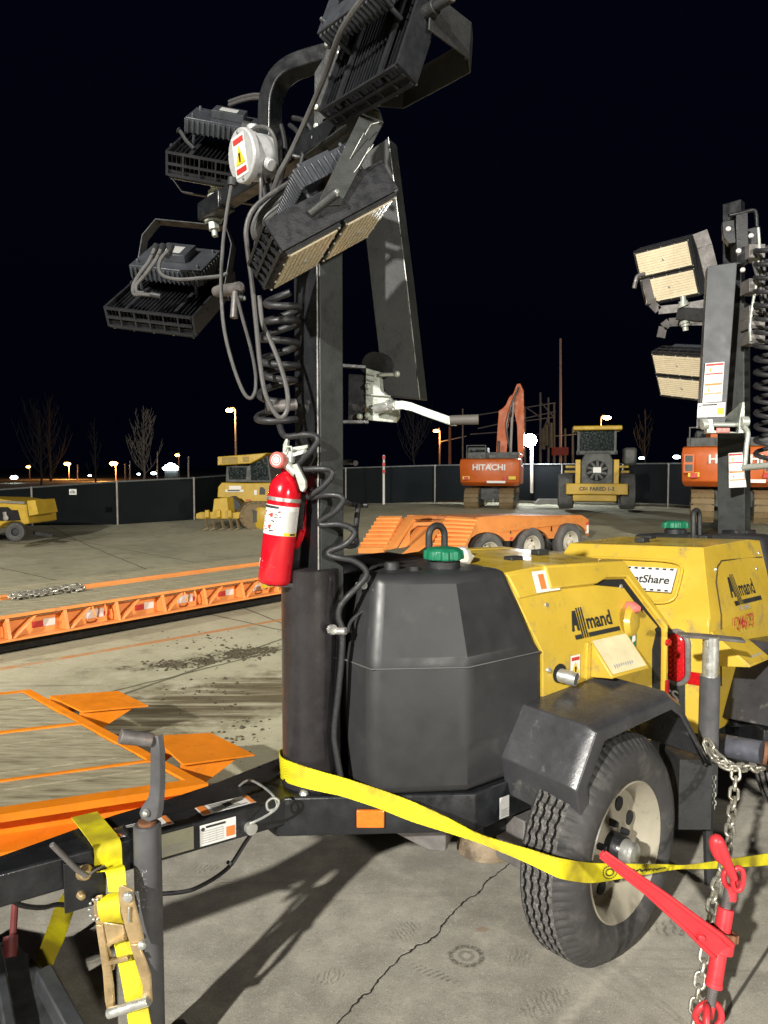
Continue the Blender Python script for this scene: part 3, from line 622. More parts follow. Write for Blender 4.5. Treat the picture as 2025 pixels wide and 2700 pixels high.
def make_lamp(root, T_, R_, dx, dy, dz, cables=True):
    """LED flood lamp: solid end plates at +-x, open grids at +-y, fins on the back (+z), two lens modules at -z"""
    R_ = np.array(R_); Rm = Matrix(R_.tolist()); T_ = Vector(T_)
    tf = lambda v: T_ + Rm @ Vector(v)
    hx, hy, hz = dx/2, dy/2, dz/2; k = dx/.30
    m = MB(tf)
    for sx in (-1, 1): m.box((sx*hx-.004, -hy, -hz), (sx*hx+.004, hy, hz))
    m.box((-hx+.004, -hy+.01, -hz), (hx-.004, hy-.01, -hz+.018))
    for sy in (-1, 1):
        for z in (-hz+.004, 0, hz-.004): m.box((-hx+.004, sy*hy-.004, z-.004), (hx-.004, sy*hy+.004, z+.004))
        for i in range(1, 6): x = -hx + dx*i/6; m.box((x-.0025, sy*hy-.0035, -hz+.008), (x+.0025, sy*hy+.0035, hz-.008))
    for i in range(1, 22):
        x = -hx + dx*i/22; m.box((x-.0012, -hy+.012, -hz+.018), (x+.0012, hy-.012, hz-.012))
    for x in (-.27*dx, .27*dx): m.box((x-.006, -hy+.004, hz-.010), (x+.006, hy-.004, hz-.002))
    lp = m.build('lamp_head', housing, root)
    m = MB(tf)
    for sy in (-1, 1):
        y0, y1 = (0.006, hy-.008) if sy > 0 else (-hy+.008, -.006)
        m.m = 1; m.box((-hx+.006, y0, -hz-.010), (hx-.006, y1, -hz-.001))
        m.m = 0; m.box((-hx+.018, y0+.010, -hz-.014), (hx-.018, y1-.010, -hz-.009))
        m.m = 2
        nr = 9
        for j in range(1, nr): yy = y0+.010 + (y1-y0-.02)*j/nr; m.box((-hx+.020, yy-.0008, -hz-.0150), (hx-.020, yy+.0008, -hz-.0139))
        m.m = 3
        for i in range(5):
            for yy in (y0+.005, y1-.005): x = -hx+.012 + (dx-.024)*i/4; m.lathe([(0, .004), (.003, .003), (.004, 0)], (x, yy, -hz-.010), (0,0,-1), 6)
        m.lathe([(0, .004), (.006, .003), (.009, 0)], (0, (y0+y1)/2, -hz-.014), (0,0,-1), 10)
    m.build('lens', [lensm, blackm, mat('lens_ridge', (.46, .37, .24), .4), silver], lp)
    # driver box with ribs, four feet, connector box and glands
    m = MB(tf); bx, by = .41*dx, .26*dy; cy = .17*dy; z0, z1 = hz+.034, hz+.082
    m.box((-bx, cy-by, z0), (bx, cy+by, z1))
    for i in range(15):
        x = -bx + 2*bx*(i+.5)/15
        for sy in (-1, 1): m.box((x-.003, cy+sy*by-.007, z0-.002), (x+.003, cy+sy*by+.007, z1-.006))
    for i in range(9):
        y = cy-by + 2*by*(i+.5)/9
        for sx in (-1, 1): m.box((sx*bx-.006, y-.003, z0-.002), (sx*bx+.006, y+.003, z1-.006))
    for sx in (-1, 1):
        for sy in (-1, 1):
            m.cyl((sx*bx*.8, cy+sy*by*.9, hz-.006), (sx*bx*.8, cy+sy*by*.9, z0), .006, n=8); m.lathe([(0, .012), (.005, .011), (.007, 0)], (sx*bx*.86, cy+sy*by*.7, z1), (0,0,1), 8)
    db = m.build('driver_box', driverm, lp, bevel=.002)
    m = MB(tf); m.box((-.17*dx, cy-.11*dy, z1+.001), (.17*dx, cy+.15*dy, z1+.026)); m.m = 1; m.box((-.10*dx, cy-.06*dy, z1+.026), (.09*dx, cy+.08*dy, z1+.0275))
    m.build('junction_cover', [driverm, inkg], lp, bevel=.003)
    return lp, tf
def px_ribbon(a, b, th, mat_, root, name, **kw):
    m = MB(); m.ribbon(pxl(a, 0), pxl(b, 0), th); return m.build(name, mat_, root, **kw)
# ------------------------------------------------------------------ tower one, nearest the camera
tower = thing('light_tower', 'black and yellow towable light tower in front, its mast up and folded lamps hanging left', 'light tower', TO, math.atan2(TT.y, TT.x), 'towable light towers')
B1 = make_body(T1, tower, 1)
logo(T1, 1, -.045, .962, .062, tower)
sticker(T1, lambda u, v, l: wall(-.045-u, .845+v, l, 1), .048, .085, tower, 'warning')
m = MB(T1); wl = lambda u, v, l: wall(-.36-u, .885+v, l, 1)
m.add([wl(a, b, .0016) for a, b in ((-.019, -.035), (.019, -.035), (.019, .035), (-.019, .035))], [(0, 1, 2, 3)])
m.m = 1; m.add([wl(a, b, .003) for a, b in ((-.012, -.005), (.012, .005), (.010, .028), (-.006, .026))], [(0, 1, 2, 3)]); m.add([wl(a, b, .003) for a, b in ((-.014, -.03), (.014, -.03), (.014, -.018), (-.014, -.018))], [(0, 1, 2, 3)])
m.build('green_sticker', [green, white], tower, smooth=0)
# stickers over the hood top edge
m = MB(T1)
def hs(f, t, l=.011):                                               # walks from the hood top down over its side edge
    return Vector((f, .262-t, 1.1765+.004)) if t > 0 else wall(f, 1.165+t, l, 1)
m.add([hs(a, b) for a, b in ((.085, -.002), (-.03, -.002), (-.03, -.068), (.085, -.068))], [(0, 1, 2, 3)])
m.m = 4; m.add([hs(a, b, .0125) for a, b in ((.060, -.012), (.034, -.012), (.034, -.058), (.060, -.058))], [(0, 1, 2, 3)])
m.m = 1; m.add([hs(a, b, .0125) for a, b in ((.018, -.008), (-.016, -.010), (-.016, -.058), (-.004, -.060))], [(0, 1, 2, 3)])
m.build('hood_sticker', [white, inkm, inky, inkr, inko], tower, smooth=0)
# marker light, rear reflectors
m = MB(T1); c = wall(-.375, 1.0, .004, 1); m.lathe([(0, .045), (.010, .044), (.024, .018), (.022, -.02)], c, (.25, 1, .15), 18); m.build('marker_light', pink, tower, smooth=45)
m = MB(T1); c = wall(-.44, .93, -.03, 1); m.lathe([(.015, .022), (.045, .016), (.06, .0)], wall(-.36, .955, 0, 1), (-.25, 1, .05), 20, cap=True); m.build('light_bracket', yel, tower)
m = MB(T1); m.box((-.5655, .3862, .63), (-.5405, .3885, .72)); m.lathe([(0, .012), (.012, .010), (.014, 0)], Vector((-.548, .386, .86)), (0, 1, 0), 12); m.build('red_side_reflector', rrefl, tower)
# amber reflector and label on the frame
FA = Vector((.40, .37, 0)); FB = Vector((.88, .045, 0)); FD = (FB-FA).normalized(); FNl = Vector((-FD.y, FD.x, 0)); FNl = FNl if FNl.x > 0 else -FNl
FNw = TT*FNl.x + TN*FNl.y
def onframe(px, py): return L1(onpl(px, py, T1((.40, .37, .5)), FNw))
q = [onframe(940, 2136), onframe(1013, 2136), onframe(1013, 2176), onframe(940, 2176)]
c_ = sum(q, Vector())/4
m = MB(T1); m.obox(c_ + FNl*.005, (q[1]-q[0]), FNl*.012, Vector((0, 0, .052))); m.build('amber_reflector', orefl, tower, bevel=.003)
q = pl1(1330, 2128, .372); sticker(T1, lambda u, v, l: Vector((q.x-u, .3712+l-.001, q.z+v)), .042, .066, tower, 'plain', 'maker_plate')
# tongue
tg = Vector((.93, -.02, 0)); TL = pl1(137, 2356, .06); TL2 = pl1(655, 2205, .06)
tz0 = (TL.z+TL2.z)/2
A_ = Vector((.62, .0, TL2.z)); Bf = Vector((2.35, .02, 0)); sl = (TL.z-TL2.z)/(TL.x-TL2.x)
def tp(f, l, z): return Vector((f, .02+l, TL2.z + sl*(f-TL2.x) + z))
m = MB(T1)
m.loops([[tp(f, a, b) for a, b in ((-.04, 0), (.04, 0), (.04, .082), (-.04, .082))] for f in (.60, 2.5)])
ton = m.build('tongue', black, tower, bevel=.006)
m = MB(T1)
zf = .497
def ondraw(a, b):
    z = zf
    for _ in range(12): p = L1(atz(a, b, z)); z = .5*z + .5*tp(p.x, 0, .076).z
    return p
far = [ondraw(a, b) for a, b in ((742, 1996), (560, 2068), (440, 2108), (298, 2150), (150, 2204), (0, 2258), (-120, 2302))]
nearp = [tp(f, -.03, 0) for f in (2.3, 1.9, 1.6, 1.2, .8)]
m.prism([Vector((p.x, p.y, tp(p.x, 0, .026).z)) for p in far + nearp], (0, 0, .05)); m.build('drawbar_plate', black, tower, bevel=.004)
def ontongue(px, py, lift=.0415):
    p = pl1(px, py, .02+lift); return Vector((p.x, p.y, p.z))
def tongue_card(name, cx, cy, w_, h_, kind):
    c = ontongue(cx, cy); return sticker(T1, lambda u, v, l: Vector((c.x-u, c.y+l-.0008, c.z+v-sl*u)), w_, h_, ton, kind, name)
tongue_card('data_plate', 575, 2192, .105, .058, 'card')
o = tongue_card('faded_plate', 460, 2222, .105, .062, 'plain'); o.data.materials[0] = mat('faded_sticker', (.30, .29, .20), .35, var=.2)
def ontop(f, l): return tp(f, l, .082)
for f0 in (1.02, 1.26): sticker(T1, lambda u, v, l, f0=f0: tp(f0-u, -.006+v, .0822+l), .16, .058, ton, 'print', 'print_sticker')
# bracket plate with bolts, pin and wire clips
m = MB(T1); b0 = ontongue(165, 2274, .048); b1 = ontongue(279, 2284, .048); b2 = ontongue(276, 2374, .048); b3 = ontongue(170, 2406, .048)
m.prism([b0, b1, b2, b3], (0, .008, 0)); m.m = 1
c = ontongue(213, 2359, .056); m.lathe([(0, .016), (.008, .014), (.011, 0)], c, (0, 1, 0), 8); c2 = ontongue(222, 2300, .056); m.lathe([(0, .02), (.012, .018), (.018, .004), (.02, 0)], c2, (0, 1, 0), 14)
m.m = 2; m.tube([T1(v) if False else v for v in (ontongue(136, 2226, .09), ontongue(200, 2290, .075), c2 + Vector((0, .02, 0)))], .007, 8)
m.tube([c2 + Vector((0, .02, 0)), ontongue(255, 2292, .07), ontongue(276, 2283, .06)], .003, 6)
m.build('hitch_plate', [black, brass, worn], ton, bevel=.0015)
m = MB(); pin = at(652, 2176, 2.02)
m.cyl(pin, pin + TN*.03, .017, n=14); m.m = 1
m.tube(spline([at(660, 2172, 1.99), at(700, 2152, 1.98), at(728, 2132, 1.98), at(735, 2112, 1.98), at(720, 2104, 1.98), at(704, 2116, 1.98), at(708, 2136, 1.98), at(730, 2128, 1.99), at(722, 2100, 2.0), at(690, 2072, 2.05), at(660, 2058, 2.1), at(640, 2065, 2.15), at(610, 2092, 2.2), at(588, 2100, 2.22), at(590, 2110, 2.2), at(618, 2094, 2.16)], 5), .0035, 6)
m.build('safety_clip', [silver, silver], tower)
# trailer cable under the tongue
m = MB(); m.tube(spline(pxl([(668, 2190, 2.15), (640, 2232, 2.14), (612, 2276, 2.12), (585, 2302, 2.08), (545, 2328, 2.02), (500, 2348, 1.98), (440, 2356, 1.96), (380, 2357, 1.94), (300, 2360, 1.95), (200, 2385, 1.9), (150, 2385, 1.86), (112, 2393, 1.82), (60, 2388, 1.78), (20, 2370, 1.74), (-60, 2360, 1.68)], 0), 5), .0062, 8)
m.m = 1; m.cyl(at(607, 2272, 2.115), at(602, 2280, 2.11), .009, n=8); m.build('trailer_cable', [cablem, black], tower)
# bracket and foot under the frame
m = MB(T1); m.prism([Vector((.62, -.06, .43)), Vector((.36, .20, .43)), Vector((.36, .20, .285)), Vector((.40, .16, .285))], (-.14, -.10, 0)); m.build('frame_gusset', worn, tower, bevel=.004)
m = MB(T1); m.lathe([(.0, .30), (.075, .30), (.095, .26), (.10, .24), (.0, .235)], (.18, .20, 0), (0, 0, 1), 20); m.cyl((.18, .20, .28), (.18, .20, .44), .028, n=14); m.build('jack_foot', mat('weathered_foot_plate', (.26, .20, .13), .75, .1, var=.4, scale=18, bump=.3, bscale=90, dirt=(.10, .075, .05), dirt_at=.5, dscale=12), tower, bevel=.002)
m = MB(T1); m.box((.10, .28, .26), (.22, .40, .42)); m.build('side_bracket', worn, tower, bevel=.004)
# folded mast section hanging beside the mast
y_c = 2.42
q = [at(940, 420, y_c), at(1023, 362, y_c), at(1072, 750, y_c), at(1106, 1053, y_c), at(1016, 1044, y_c), at(1006, 1000, y_c), at(977, 750, y_c)]
m = MB(); m.prism(q, Vector((.03, .055, 0))); fms = m.build('folded_mast_section', mastm, tower, bevel=.003)
m = MB(); m.tube([v + Vector((.001, -.001, 0)) for v in (q[1], q[2], q[3])], .0016, 5); m.build('worn_highlight_edge', edgem, fms)  # same painted highlight on the worn folded edge
m = MB(); m.bar(T1((.69, .0, 2.27)), at(985, 500, 2.45), .06, .09); m.cyl(at(985, 490, 2.40), at(990, 500, 2.52), .03, n=16); m.build('mast_hinge', black, tower, bevel=.003)
# winch
m = MB(); y = 2.36
m.prism([at(918, 985, y), at(962, 988, y), at(962, 1110, y), at(918, 1108, y)], (.01, .05, 0)); m.bar(at(895, 963, y-.02), at(965, 968, y), .01, .012); m.bar(at(895, 1112, y-.02), at(972, 1112, y), .012, .012)
wn = m.build('winch', black, tower, bevel=.002)
m = MB(); m.cyl(at(985, 965, y+.03), at(1010, 968, y+.09), .045, n=24); m.build('winch_drum', blackm, wn)
m = MB(); m.prism([at(964, 970, y-.01), at(998, 980, y-.01), at(1003, 1030, y-.01), at(1046, 1068, y-.01), at(1046, 1100, y-.01), at(1036, 1114, y-.01), at(970, 1108, y-.01), at(964, 1060, y-.01)], (.012, .022, 0))
for yy in (985, 1000, 1040, 1075): m.bar(at(966, yy, y-.018), at(990 if yy < 1030 else 1030, yy+5, y-.018), .006, .004)
for px, py in ((970, 1018), (969, 1095), (948, 1098)): m.lathe([(0, .012), (.008, .010), (.011, 0)], at(px, py, y-.016), (-.2, -1, 0), 8)
m.cyl(at(1000, 988, y-.02), at(1050, 987, y-.03), .006, n=10); m.ball(at(1046, 986, y-.03), .011, 6)
m.build('winch_casting', galv, wn, bevel=.003)
m = MB(); m.cyl(at(990, 1078, y-.03), at(1046, 1068, y-.08), .016, n=16); m.cyl(at(1022, 1072, y-.055), at(1030, 1070, y-.063), .021, n=6); m.m = 1
m.strap([at(1034, 1070, y-.08), at(1062, 1068, y-.085), at(1085, 1073, y-.09), at(1130, 1090, y-.1), at(1190, 1111, y-.11), at(1204, 1112, y-.11)], (0, .1, 1), .026, .008)
m.m = 2; m.cyl(at(1186, 1108, y-.115), at(1262, 1106, y-.125), .0145, .0155, n=18); m.build('winch_handle', [silver, galv, mat('brown_grip', (.085, .075, .065), .6)], wn, bevel=.0015)
# cross arm and bent tube at the mast head
ZA = 2.40
aL = Vector((-.63, 2.68, ZA)); aR = Vector((-.035, 1.93, ZA))
m = MB(); m.bar(aL, aR, .055, .055); m.bar(aL + Vector((-.004, .004, -.005)), aL + Vector((.10, -.13, -.005)), .062, .062)
ar = m.build('cross_arm', black, tower, bevel=.006, seg=3)
m = MB()
for c, up in ((at(560, 562, 2.66), -1), (at(575, 528, 2.66), 1)):
    d = Vector((-.12*up, -.1, .9*up)).normalized()
    m.piece(); m.cyl(c, c+d*.022, .036, n=20); m.cyl(c+d*.022, c+d*.034, .030, n=20); m.cyl(c+d*.034, c+d*.062, .021, n=6); m.cyl(c+d*.062, c+d*.085, .011, n=10)
m.build_each('clamp_bolt', galv, ar, bevel=.002)
m = MB(); pp = spline(pxl([(716, 520), (714, 450), (712, 380), (712, 310), (716, 258), (735, 212), (768, 182), (810, 165), (855, 152), (900, 140)], 2.19), 6)
rings = []
for i, p in enumerate(pp):
    d = (pp[min(i+1, len(pp)-1)]-pp[max(i-1, 0)]).normalized(); s1 = Vector((.62, .78, 0)); s1 = (s1-d*s1.dot(d)).normalized(); s2 = d.cross(s1)
    rings.append([p+s1*a+s2*b for a, b in ((-.026, -.026), (.026, -.026), (.026, .026), (-.026, .026))])
m.loops(rings); m.build('bent_tube', black, tower, bevel=.004, smooth=28)
m = MB()
for px, py in ((865, 118), (866, 300), (836, 285), (836, 335), (830, 365)): m.piece(); m.lathe([(0, .012), (.007, .010), (.010, 0)], at(px, py, 2.1), (-.3, -1, -.1), 8)
m.build_each('mast_bolt', silver, tower)
m = MB(); m.prism([at(828, 190, 2.14), at(866, 130, 2.14), at(868, 330, 2.14), at(826, 380, 2.14)], (.02, .03, 0)); m.prism([at(850, 165, 2.10), at(872, 80, 2.10), at(960, -40, 2.10), at(1010, -40, 2.1), at(952, 140, 2.10), at(868, 208, 2.10)], (.03, .04, .01))
m.build('head_plate', blackm, tower, bevel=.003)
m = MB()
for i in range(8): m.lathe([(0, .006), (.004, .005), (.005, 0)], at(893+i*11, 140-i*8 + (10 if i % 2 else 0), 2.09), (-.3, -1, -.3), 6)
m.build('plate_rivets', silver, tower)
# lamps; poses fitted to the picture
def sc(T_, k): return CAM + (Vector(T_)-CAM)*k
R1_ = np.array([[.97935, .20101, .02170], [-.14761, .78426, -.60262], [-.13815, .58697, .79774]])
R2_ = np.array([[.78398, -.31413, -.53543], [.32665, .94221, -.07450], [.52789, -.11649, .84129]]); R2c = np.stack([-R2_[:, 1], R2_[:, 0], R2_[:, 2]], 1)
R3_ = np.array([[.985, .0, .17], [.095, .83, -.55], [-.14, .557, .82]]); u_, _, v_ = np.linalg.svd(R3_); R3_ = u_ @ v_
R4_ = np.array([[.66648, .27347, -.69356], [-.74548, .25411, -.61618], [.00773, .92771, .37323]])
yv = Vector(R1_[:, 1].tolist())
l1, f1 = make_lamp(tower, sc((-.679, 2.364, 2.014), 1.09) + yv*.045, R1_, .305, .38, .070)
l2, f2 = make_lamp(tower, sc((-.179, 2.126, 2.170), .90), R2c, .256, .342, .078)
l3, f3 = make_lamp(tower, at(584, 432, 2.66) + Vector(R3_[:, 1].tolist())*.07, R3_, .325, .37, .078)
l4, f4 = make_lamp(tower, sc((.002, 1.805, 2.508), 1.0), R4_, .275, .342, .060)
# yokes: folded straps between the pivots and the cross arm
def yoke(lp, tf, dx, y0, reach, back, side_=1, w_=.045, name='yoke'):
    """strap from pivot to pivot in lamp coordinates"""
    h = dx/2+.014; pts = [(-h, y0, 0), (-h, y0+back*.7, reach*.75), (-h+.035, y0+back, reach), (h-.035, y0+back, reach), (h, y0+back*.7, reach*.75), (h, y0, 0)]
    m = MB(tf); P3 = [Vector(p) for p in pts]; rings = []
    wd = Vector((0, reach, -back)).normalized()*w_*.5
    m.ribbon([p-wd for p in P3], [p+wd for p in P3], .005)
    for sx in (-1, 1): m.cyl((sx*(dx/2+.002), y0, 0), (sx*(dx/2+.034), y0, 0), .016, n=14)
    m.cyl((dx/2+.02, y0, 0), (dx/2+.085, y0-.005, 0), .0105, n=12); m.m = 1; m.lathe([(0, .006), (.006, .005), (.008, 0)], (dx/2+.085, y0-.005, 0), (1, 0, 0), 8)
    return m.build(name, [blackm, silver], lp, bevel=.0015)
yoke(l1, f1, .305, .06, .17, .17)
yoke(l3, f3, .325, .02, -.13, -.05)
yoke(l4, f4, .275, -.01, -.17, .05, w_=.085)
# yoke of the near lamp, bent flat bar with a pivot handle
m = MB(); Y = 1.80
a = [at(945, 313, Y+.02), at(842, 527, Y-.02), at(850, 545, Y-.02)]; b = [at(1011, 325, Y+.03), at(908, 522, Y-.01), at(898, 542, Y-.01)]
m.ribbon(a, b, .006); m.ribbon([at(945, 313, Y+.02), at(955, 285, Y+.03), at(968, 286, Y+.08), at(800, 410, Y+.30)], [at(1011, 325, Y+.03), at(1003, 300, Y+.04), at(1000, 292, Y+.09), at(840, 450, Y+.32)], .006)
m.cyl(at(888, 508, Y-.03), at(815, 566, Y-.035), .0115, .0105, n=14); m.cyl(at(884, 530, Y), at(890, 545, Y+.08), .019, n=14); m.m = 1; m.cyl(at(890, 506, Y-.035), at(884, 512, Y-.04), .008, n=8)
m.m = 2
for s_ in (((960, 350), (948, 372), (922, 420)), ((1000, 322), (978, 328), (962, 356)), ((975, 388), (945, 440), (925, 465)), ((985, 380), (978, 392), (962, 410))):
    m.tube(pxl(s_, Y-.0), .0016, 4)
m.build('yoke', [mastm, silver, silver], l2, bevel=.0015)
m = MB(); m.prism([at(833, 412, 2.05), at(912, 372, 2.05), at(905, 418, 2.05), at(890, 420, 2.05)], (.01, .03, 0)); m.build('rusty_bracket', rust, l2)
m = MB(); m.cyl(at(572, 768, 2.42), at(632, 760, 2.30), .019, n=14); m.lathe([(0, .02), (.014, .018), (.018, 0)], at(628, 758, 2.30), (.5, -1, 0), 10); m.cyl(at(621, 770, 2.29), at(617, 838, 2.28), .011, .012, n=12)
m.build('clamp_lever', worn, l1)
m = MB(); m.tube(spline(pxl([(512, 392), (492, 372), (478, 350), (470, 343)], 2.6), 4), .008, 8, rfun=lambda t: .007+.004*(t > .85)); m.build('clamp_lever', blackm, l3)
# round junction box with a warning sticker
jd = Vector((-.76, -.62, -.14)).normalized(); jc = at(634, 410, 2.08); ju = Vector((0, 0, 1)); ju = (ju-jd*ju.dot(jd)).normalized(); jr = ju.cross(jd)
jr = jr if jr.x > 0 else -jr
m = MB(); m.lathe([(0, .0), (.068, .0), (.071, -.004), (.071, -.020), (.062, -.021), (.062, -.085), (0, -.086)], jc, jd, 36)
for t in (0, 2.1, 4.2): m.cyl(jc-jd*.05+(ju*math.cos(t)+jr*math.sin(t))*.05, jc-jd*.05+(ju*math.cos(t)+jr*math.sin(t))*.085, .016, n=12)
jb = m.build('junction_box', mat('cast_aluminium', (.50, .51, .52), .42, .3, var=.12, scale=30, bump=.1, dirt=(.32, .28, .22), dirt_at=.62), tower, bevel=.002)
sticker(None, lambda u, v, l: jc + jr*u + ju*v + jd*l, .068, .105, jb, 'warning')
m = MB()
for a_, b_ in (((.0, .060)), ((.0, -.060))): m.lathe([(0, .003), (.004, .002), (.006, 0)], jc+jr*a_+ju*b_, jd, 8)
m.build('cover_screws', worn, jb)
# cables
def cable(pts, r, mat_=cableg, y=2.1, name='cable', k=6, n=8):
    m = MB(); m.tube(spline(pxl(pts, y), k), r, n); return m.build(name, mat_, tower)
cable([(1000, -60, 1.62), (905, 70, 1.72), (862, 185, 1.85), (818, 290, 1.95), (770, 395, 2.0), (738, 455, 2.02), (722, 500, 2.05)], .0072)
cable([(612, 478, 2.12), (598, 560, 2.1), (588, 645, 2.08), (583, 750, 2.05), (590, 860, 2.05), (612, 955, 2.05), (640, 1030, 2.05), (660, 1050, 2.05), (673, 1030, 2.05), (674, 985, 2.06), (662, 920, 2.07), (640, 840, 2.08), (625, 780, 2.09)], .0052)
cable([(770, 478, 2.0), (715, 512, 1.98), (668, 552, 1.97), (650, 600, 1.97), (652, 650, 1.98), (664, 740, 2.0), (676, 860, 2.02), (686, 960, 2.03), (702, 1045, 2.03), (735, 1100, 2.03), (757, 1082, 2.03), (757, 1030, 2.03), (738, 960, 2.04), (712, 895, 2.05), (692, 850, 2.06), (684, 780, 2.06)], .0066)
for dx_, dy_, r in ((12, 10, .0075), (26, 22, .0065), (38, 34, .0060), (50, 44, .0055)):
    cable([(775+dx_*.2, 480+dy_*.6, 2.0), (725+dx_*.4, 512+dy_*.8, 2.0), (682+dx_*.5, 548+dy_*.7, 2.0), (662+dx_*.5, 595+dy_*.3, 2.01), (668+dx_*.4, 628, 2.03), (686+dx_*.2, 628, 2.05)], r)
cable([(650, 352, 2.1), (680, 335, 2.08), (708, 340, 2.06), (726, 372, 2.06), (732, 430, 2.08), (729, 480, 2.1)], .0055)
cable([(660, 455, 2.1), (678, 448, 2.09), (688, 480, 2.08), (686, 560, 2.1), (680, 640, 2.12)], .0055)
for a_ in (0, 9): cable([(605, 268+a_, 2.6), (640, 256+a_, 2.5), (672, 250+a_, 2.4), (700, 252+a_, 2.3)], .006)
for pts in ([(760, 505, 2.08), (735, 540, 2.06), (716, 580, 2.06), (708, 640, 2.08), (716, 690, 2.1)], [(752, 520, 2.1), (728, 556, 2.08), (705, 600, 2.07), (700, 660, 2.09), (712, 740, 2.12)], [(742, 330, 2.16), (752, 380, 2.14), (748, 440, 2.12), (736, 490, 2.1), (724, 540, 2.1), (722, 600, 2.12)],
            [(764, 330, 2.2), (786, 350, 2.16), (800, 392, 2.14), (790, 440, 2.13), (765, 470, 2.12), (742, 500, 2.12), (730, 560, 2.13)], [(770, 310, 2.24), (800, 318, 2.2), (822, 345, 2.18), (818, 390, 2.16), (790, 415, 2.15), (762, 400, 2.16), (760, 365, 2.18)], [(690, 470, 2.1), (700, 520, 2.08), (694, 580, 2.07), (676, 640, 2.06), (672, 700, 2.06)], [(706, 470, 2.12), (718, 500, 2.1), (712, 545, 2.08), (720, 600, 2.08), (734, 640, 2.1)]):
    cable(pts, .0068, cablem)
# lamp cables of the lower left lamp
for pts in ([(408, 656), (392, 690), (370, 720), (352, 752), (354, 775), (378, 776), (410, 779), (424, 781)], [(424, 658), (408, 690), (380, 728), (360, 752), (362, 770), (380, 772)], [(444, 660), (424, 684), (420, 712), (436, 730), (475, 737), (530, 733), (580, 728), (600, 720)]):
    cable([(a_, b_, 2.37) for a_, b_ in pts], .0062)
m = MB()
for px in (406, 424, 446): m.piece(); m.cyl(at(px+6, 648, 2.40), at(px-4, 676, 2.37), .011, .009, n=10)
m.piece(); m.cyl(at(398, 776, 2.36), at(424, 781, 2.36), .009, n=10); m.build_each('cable_gland', blackm, l1)
m = MB(); m.piece(); m.cyl(at(614, 470, 2.12), at(612, 490, 2.12), .014, n=12); m.piece(); m.cyl(at(640, 335, 2.14), at(668, 342, 2.14), .018, n=12); m.build_each('cable_gland', blackm, jb)
# coil cord, tight turns above and stretched below
cen = []
for i in range(0, int(6.8*22)+1):
    t = i/22; py = 772 + 50*t + 8*math.sin(t*2.3); p = at(744 - 2*t + 5*math.sin(t*1.9), py, 2.20)
    a = 2*math.pi*t+1.2; r = .052*(1-.10*math.sin(t*1.7)); cen.append(p + Vector((r*math.cos(a), r*.9*math.sin(a), .012*math.sin(a+.6+.4*math.sin(t)))))
m = MB(); m.tube(cen, .0105, 8)
low = [(736, 1118, 2.16), (752, 1150, 2.12), (800, 1146, 2.10), (832, 1150, 2.10), (836, 1166, 2.10), (815, 1195, 2.11), (790, 1222, 2.13), (786, 1238, 2.15), (800, 1238, 2.12), (850, 1236, 2.10), (872, 1240, 2.10), (876, 1254, 2.10), (850, 1285, 2.11), (815, 1308, 2.13), (822, 1312, 2.14), (860, 1305, 2.11), (896, 1308, 2.10), (904, 1324, 2.10), (880, 1352, 2.11), (845, 1374, 2.13), (850, 1384, 2.13), (890, 1382, 2.12), (925, 1392, 2.12), (934, 1410, 2.12), (910, 1436, 2.12), (872, 1452, 2.13), (866, 1462, 2.13), (890, 1470, 2.12), (930, 1478, 2.12), (958, 1496, 2.12), (966, 1518, 2.12), (945, 1545, 2.12), (918, 1572, 2.11), (897, 1600, 2.11), (893, 1630, 2.11), (902, 1658, 2.11), (902, 1720, 2.11), (892, 1830, 2.11), (881, 1930, 2.11), (888, 1990, 2.11), (899, 2050, 2.11)]
m.tube(spline(pxl(low, 0), 5), .0092, 8)
for pts in ([(790, 1234, 2.3), (870, 1224, 2.34), (920, 1218, 2.34), (938, 1221, 2.3)], [(905, 1322, 2.2), (930, 1330, 2.3), (970, 1332, 2.3)], [(945, 1330, 2.26), (938, 1400, 2.22), (940, 1432, 2.18), (926, 1440, 2.15), (905, 1436, 2.13)]):
    m.tube(spline(pxl(pts, 0), 5), .0085, 8)
m.build('coil_cord', cablem, tower, smooth=60)
cable([(950, 1528, 2.2), (985, 1526, 2.24), (1010, 1540, 2.25), (1012, 1562, 2.22), (990, 1590, 2.18), (950, 1615, 2.15), (925, 1640, 2.13), (917, 1668, 2.11)], .0052, cablem)
m = MB(); m.piece(); m.cyl(at(872, 1663, 2.12), at(912, 1664, 2.10), .011, n=10); m.cyl(at(872, 1660, 2.11), at(880, 1660, 2.10), .015, n=8); m.piece(); m.cyl(at(945, 1545, 2.15), at(960, 1542, 2.13), .013, n=8); m.build_each('cable_clip', silver, tower)
m = MB(); m.cyl(at(708, 1074, 2.14), at(780, 1066, 2.17), .017, n=16); m.cyl(at(703, 1074, 2.135), at(714, 1074, 2.14), .019, n=16); m.build('mast_pin', worn, tower)
# rear stabiliser jack of tower one and the tube it swings on
m = MB(); Yj = 2.55
jt = at(1872, 1782, Yj)
m.lathe([(.034, -.42), (.034, 0)], jt, (0, 0, 1), 24, cap=True); m.m = 1; m.lathe([(.027, 0), (.027, .138)], jt, (0, 0, 1), 24, cap=True)
m.build('stabiliser_jack', [jackm, silver], tower)
m = MB(); m.strap([at(1790, 1672, Yj-.05), at(1815, 1675, Yj-.04), at(1870, 1679, Yj), at(1960, 1688, Yj+.03)], (0, 1, .15), .035, .010); m.build('jack_handle', worn, tower, bevel=.002)
m = MB(); m.prism([at(1800, 1990, 2.55), at(1885, 2000, 2.55), at(1885, 2065, 2.55), at(1830, 2060, 2.55)], (.02, .06, 0)); m.bar(at(1600, 2120, 2.95), at(1842, 2020, 2.53), .06, .06); m.build('outrigger_socket', black, tower, bevel=.004)
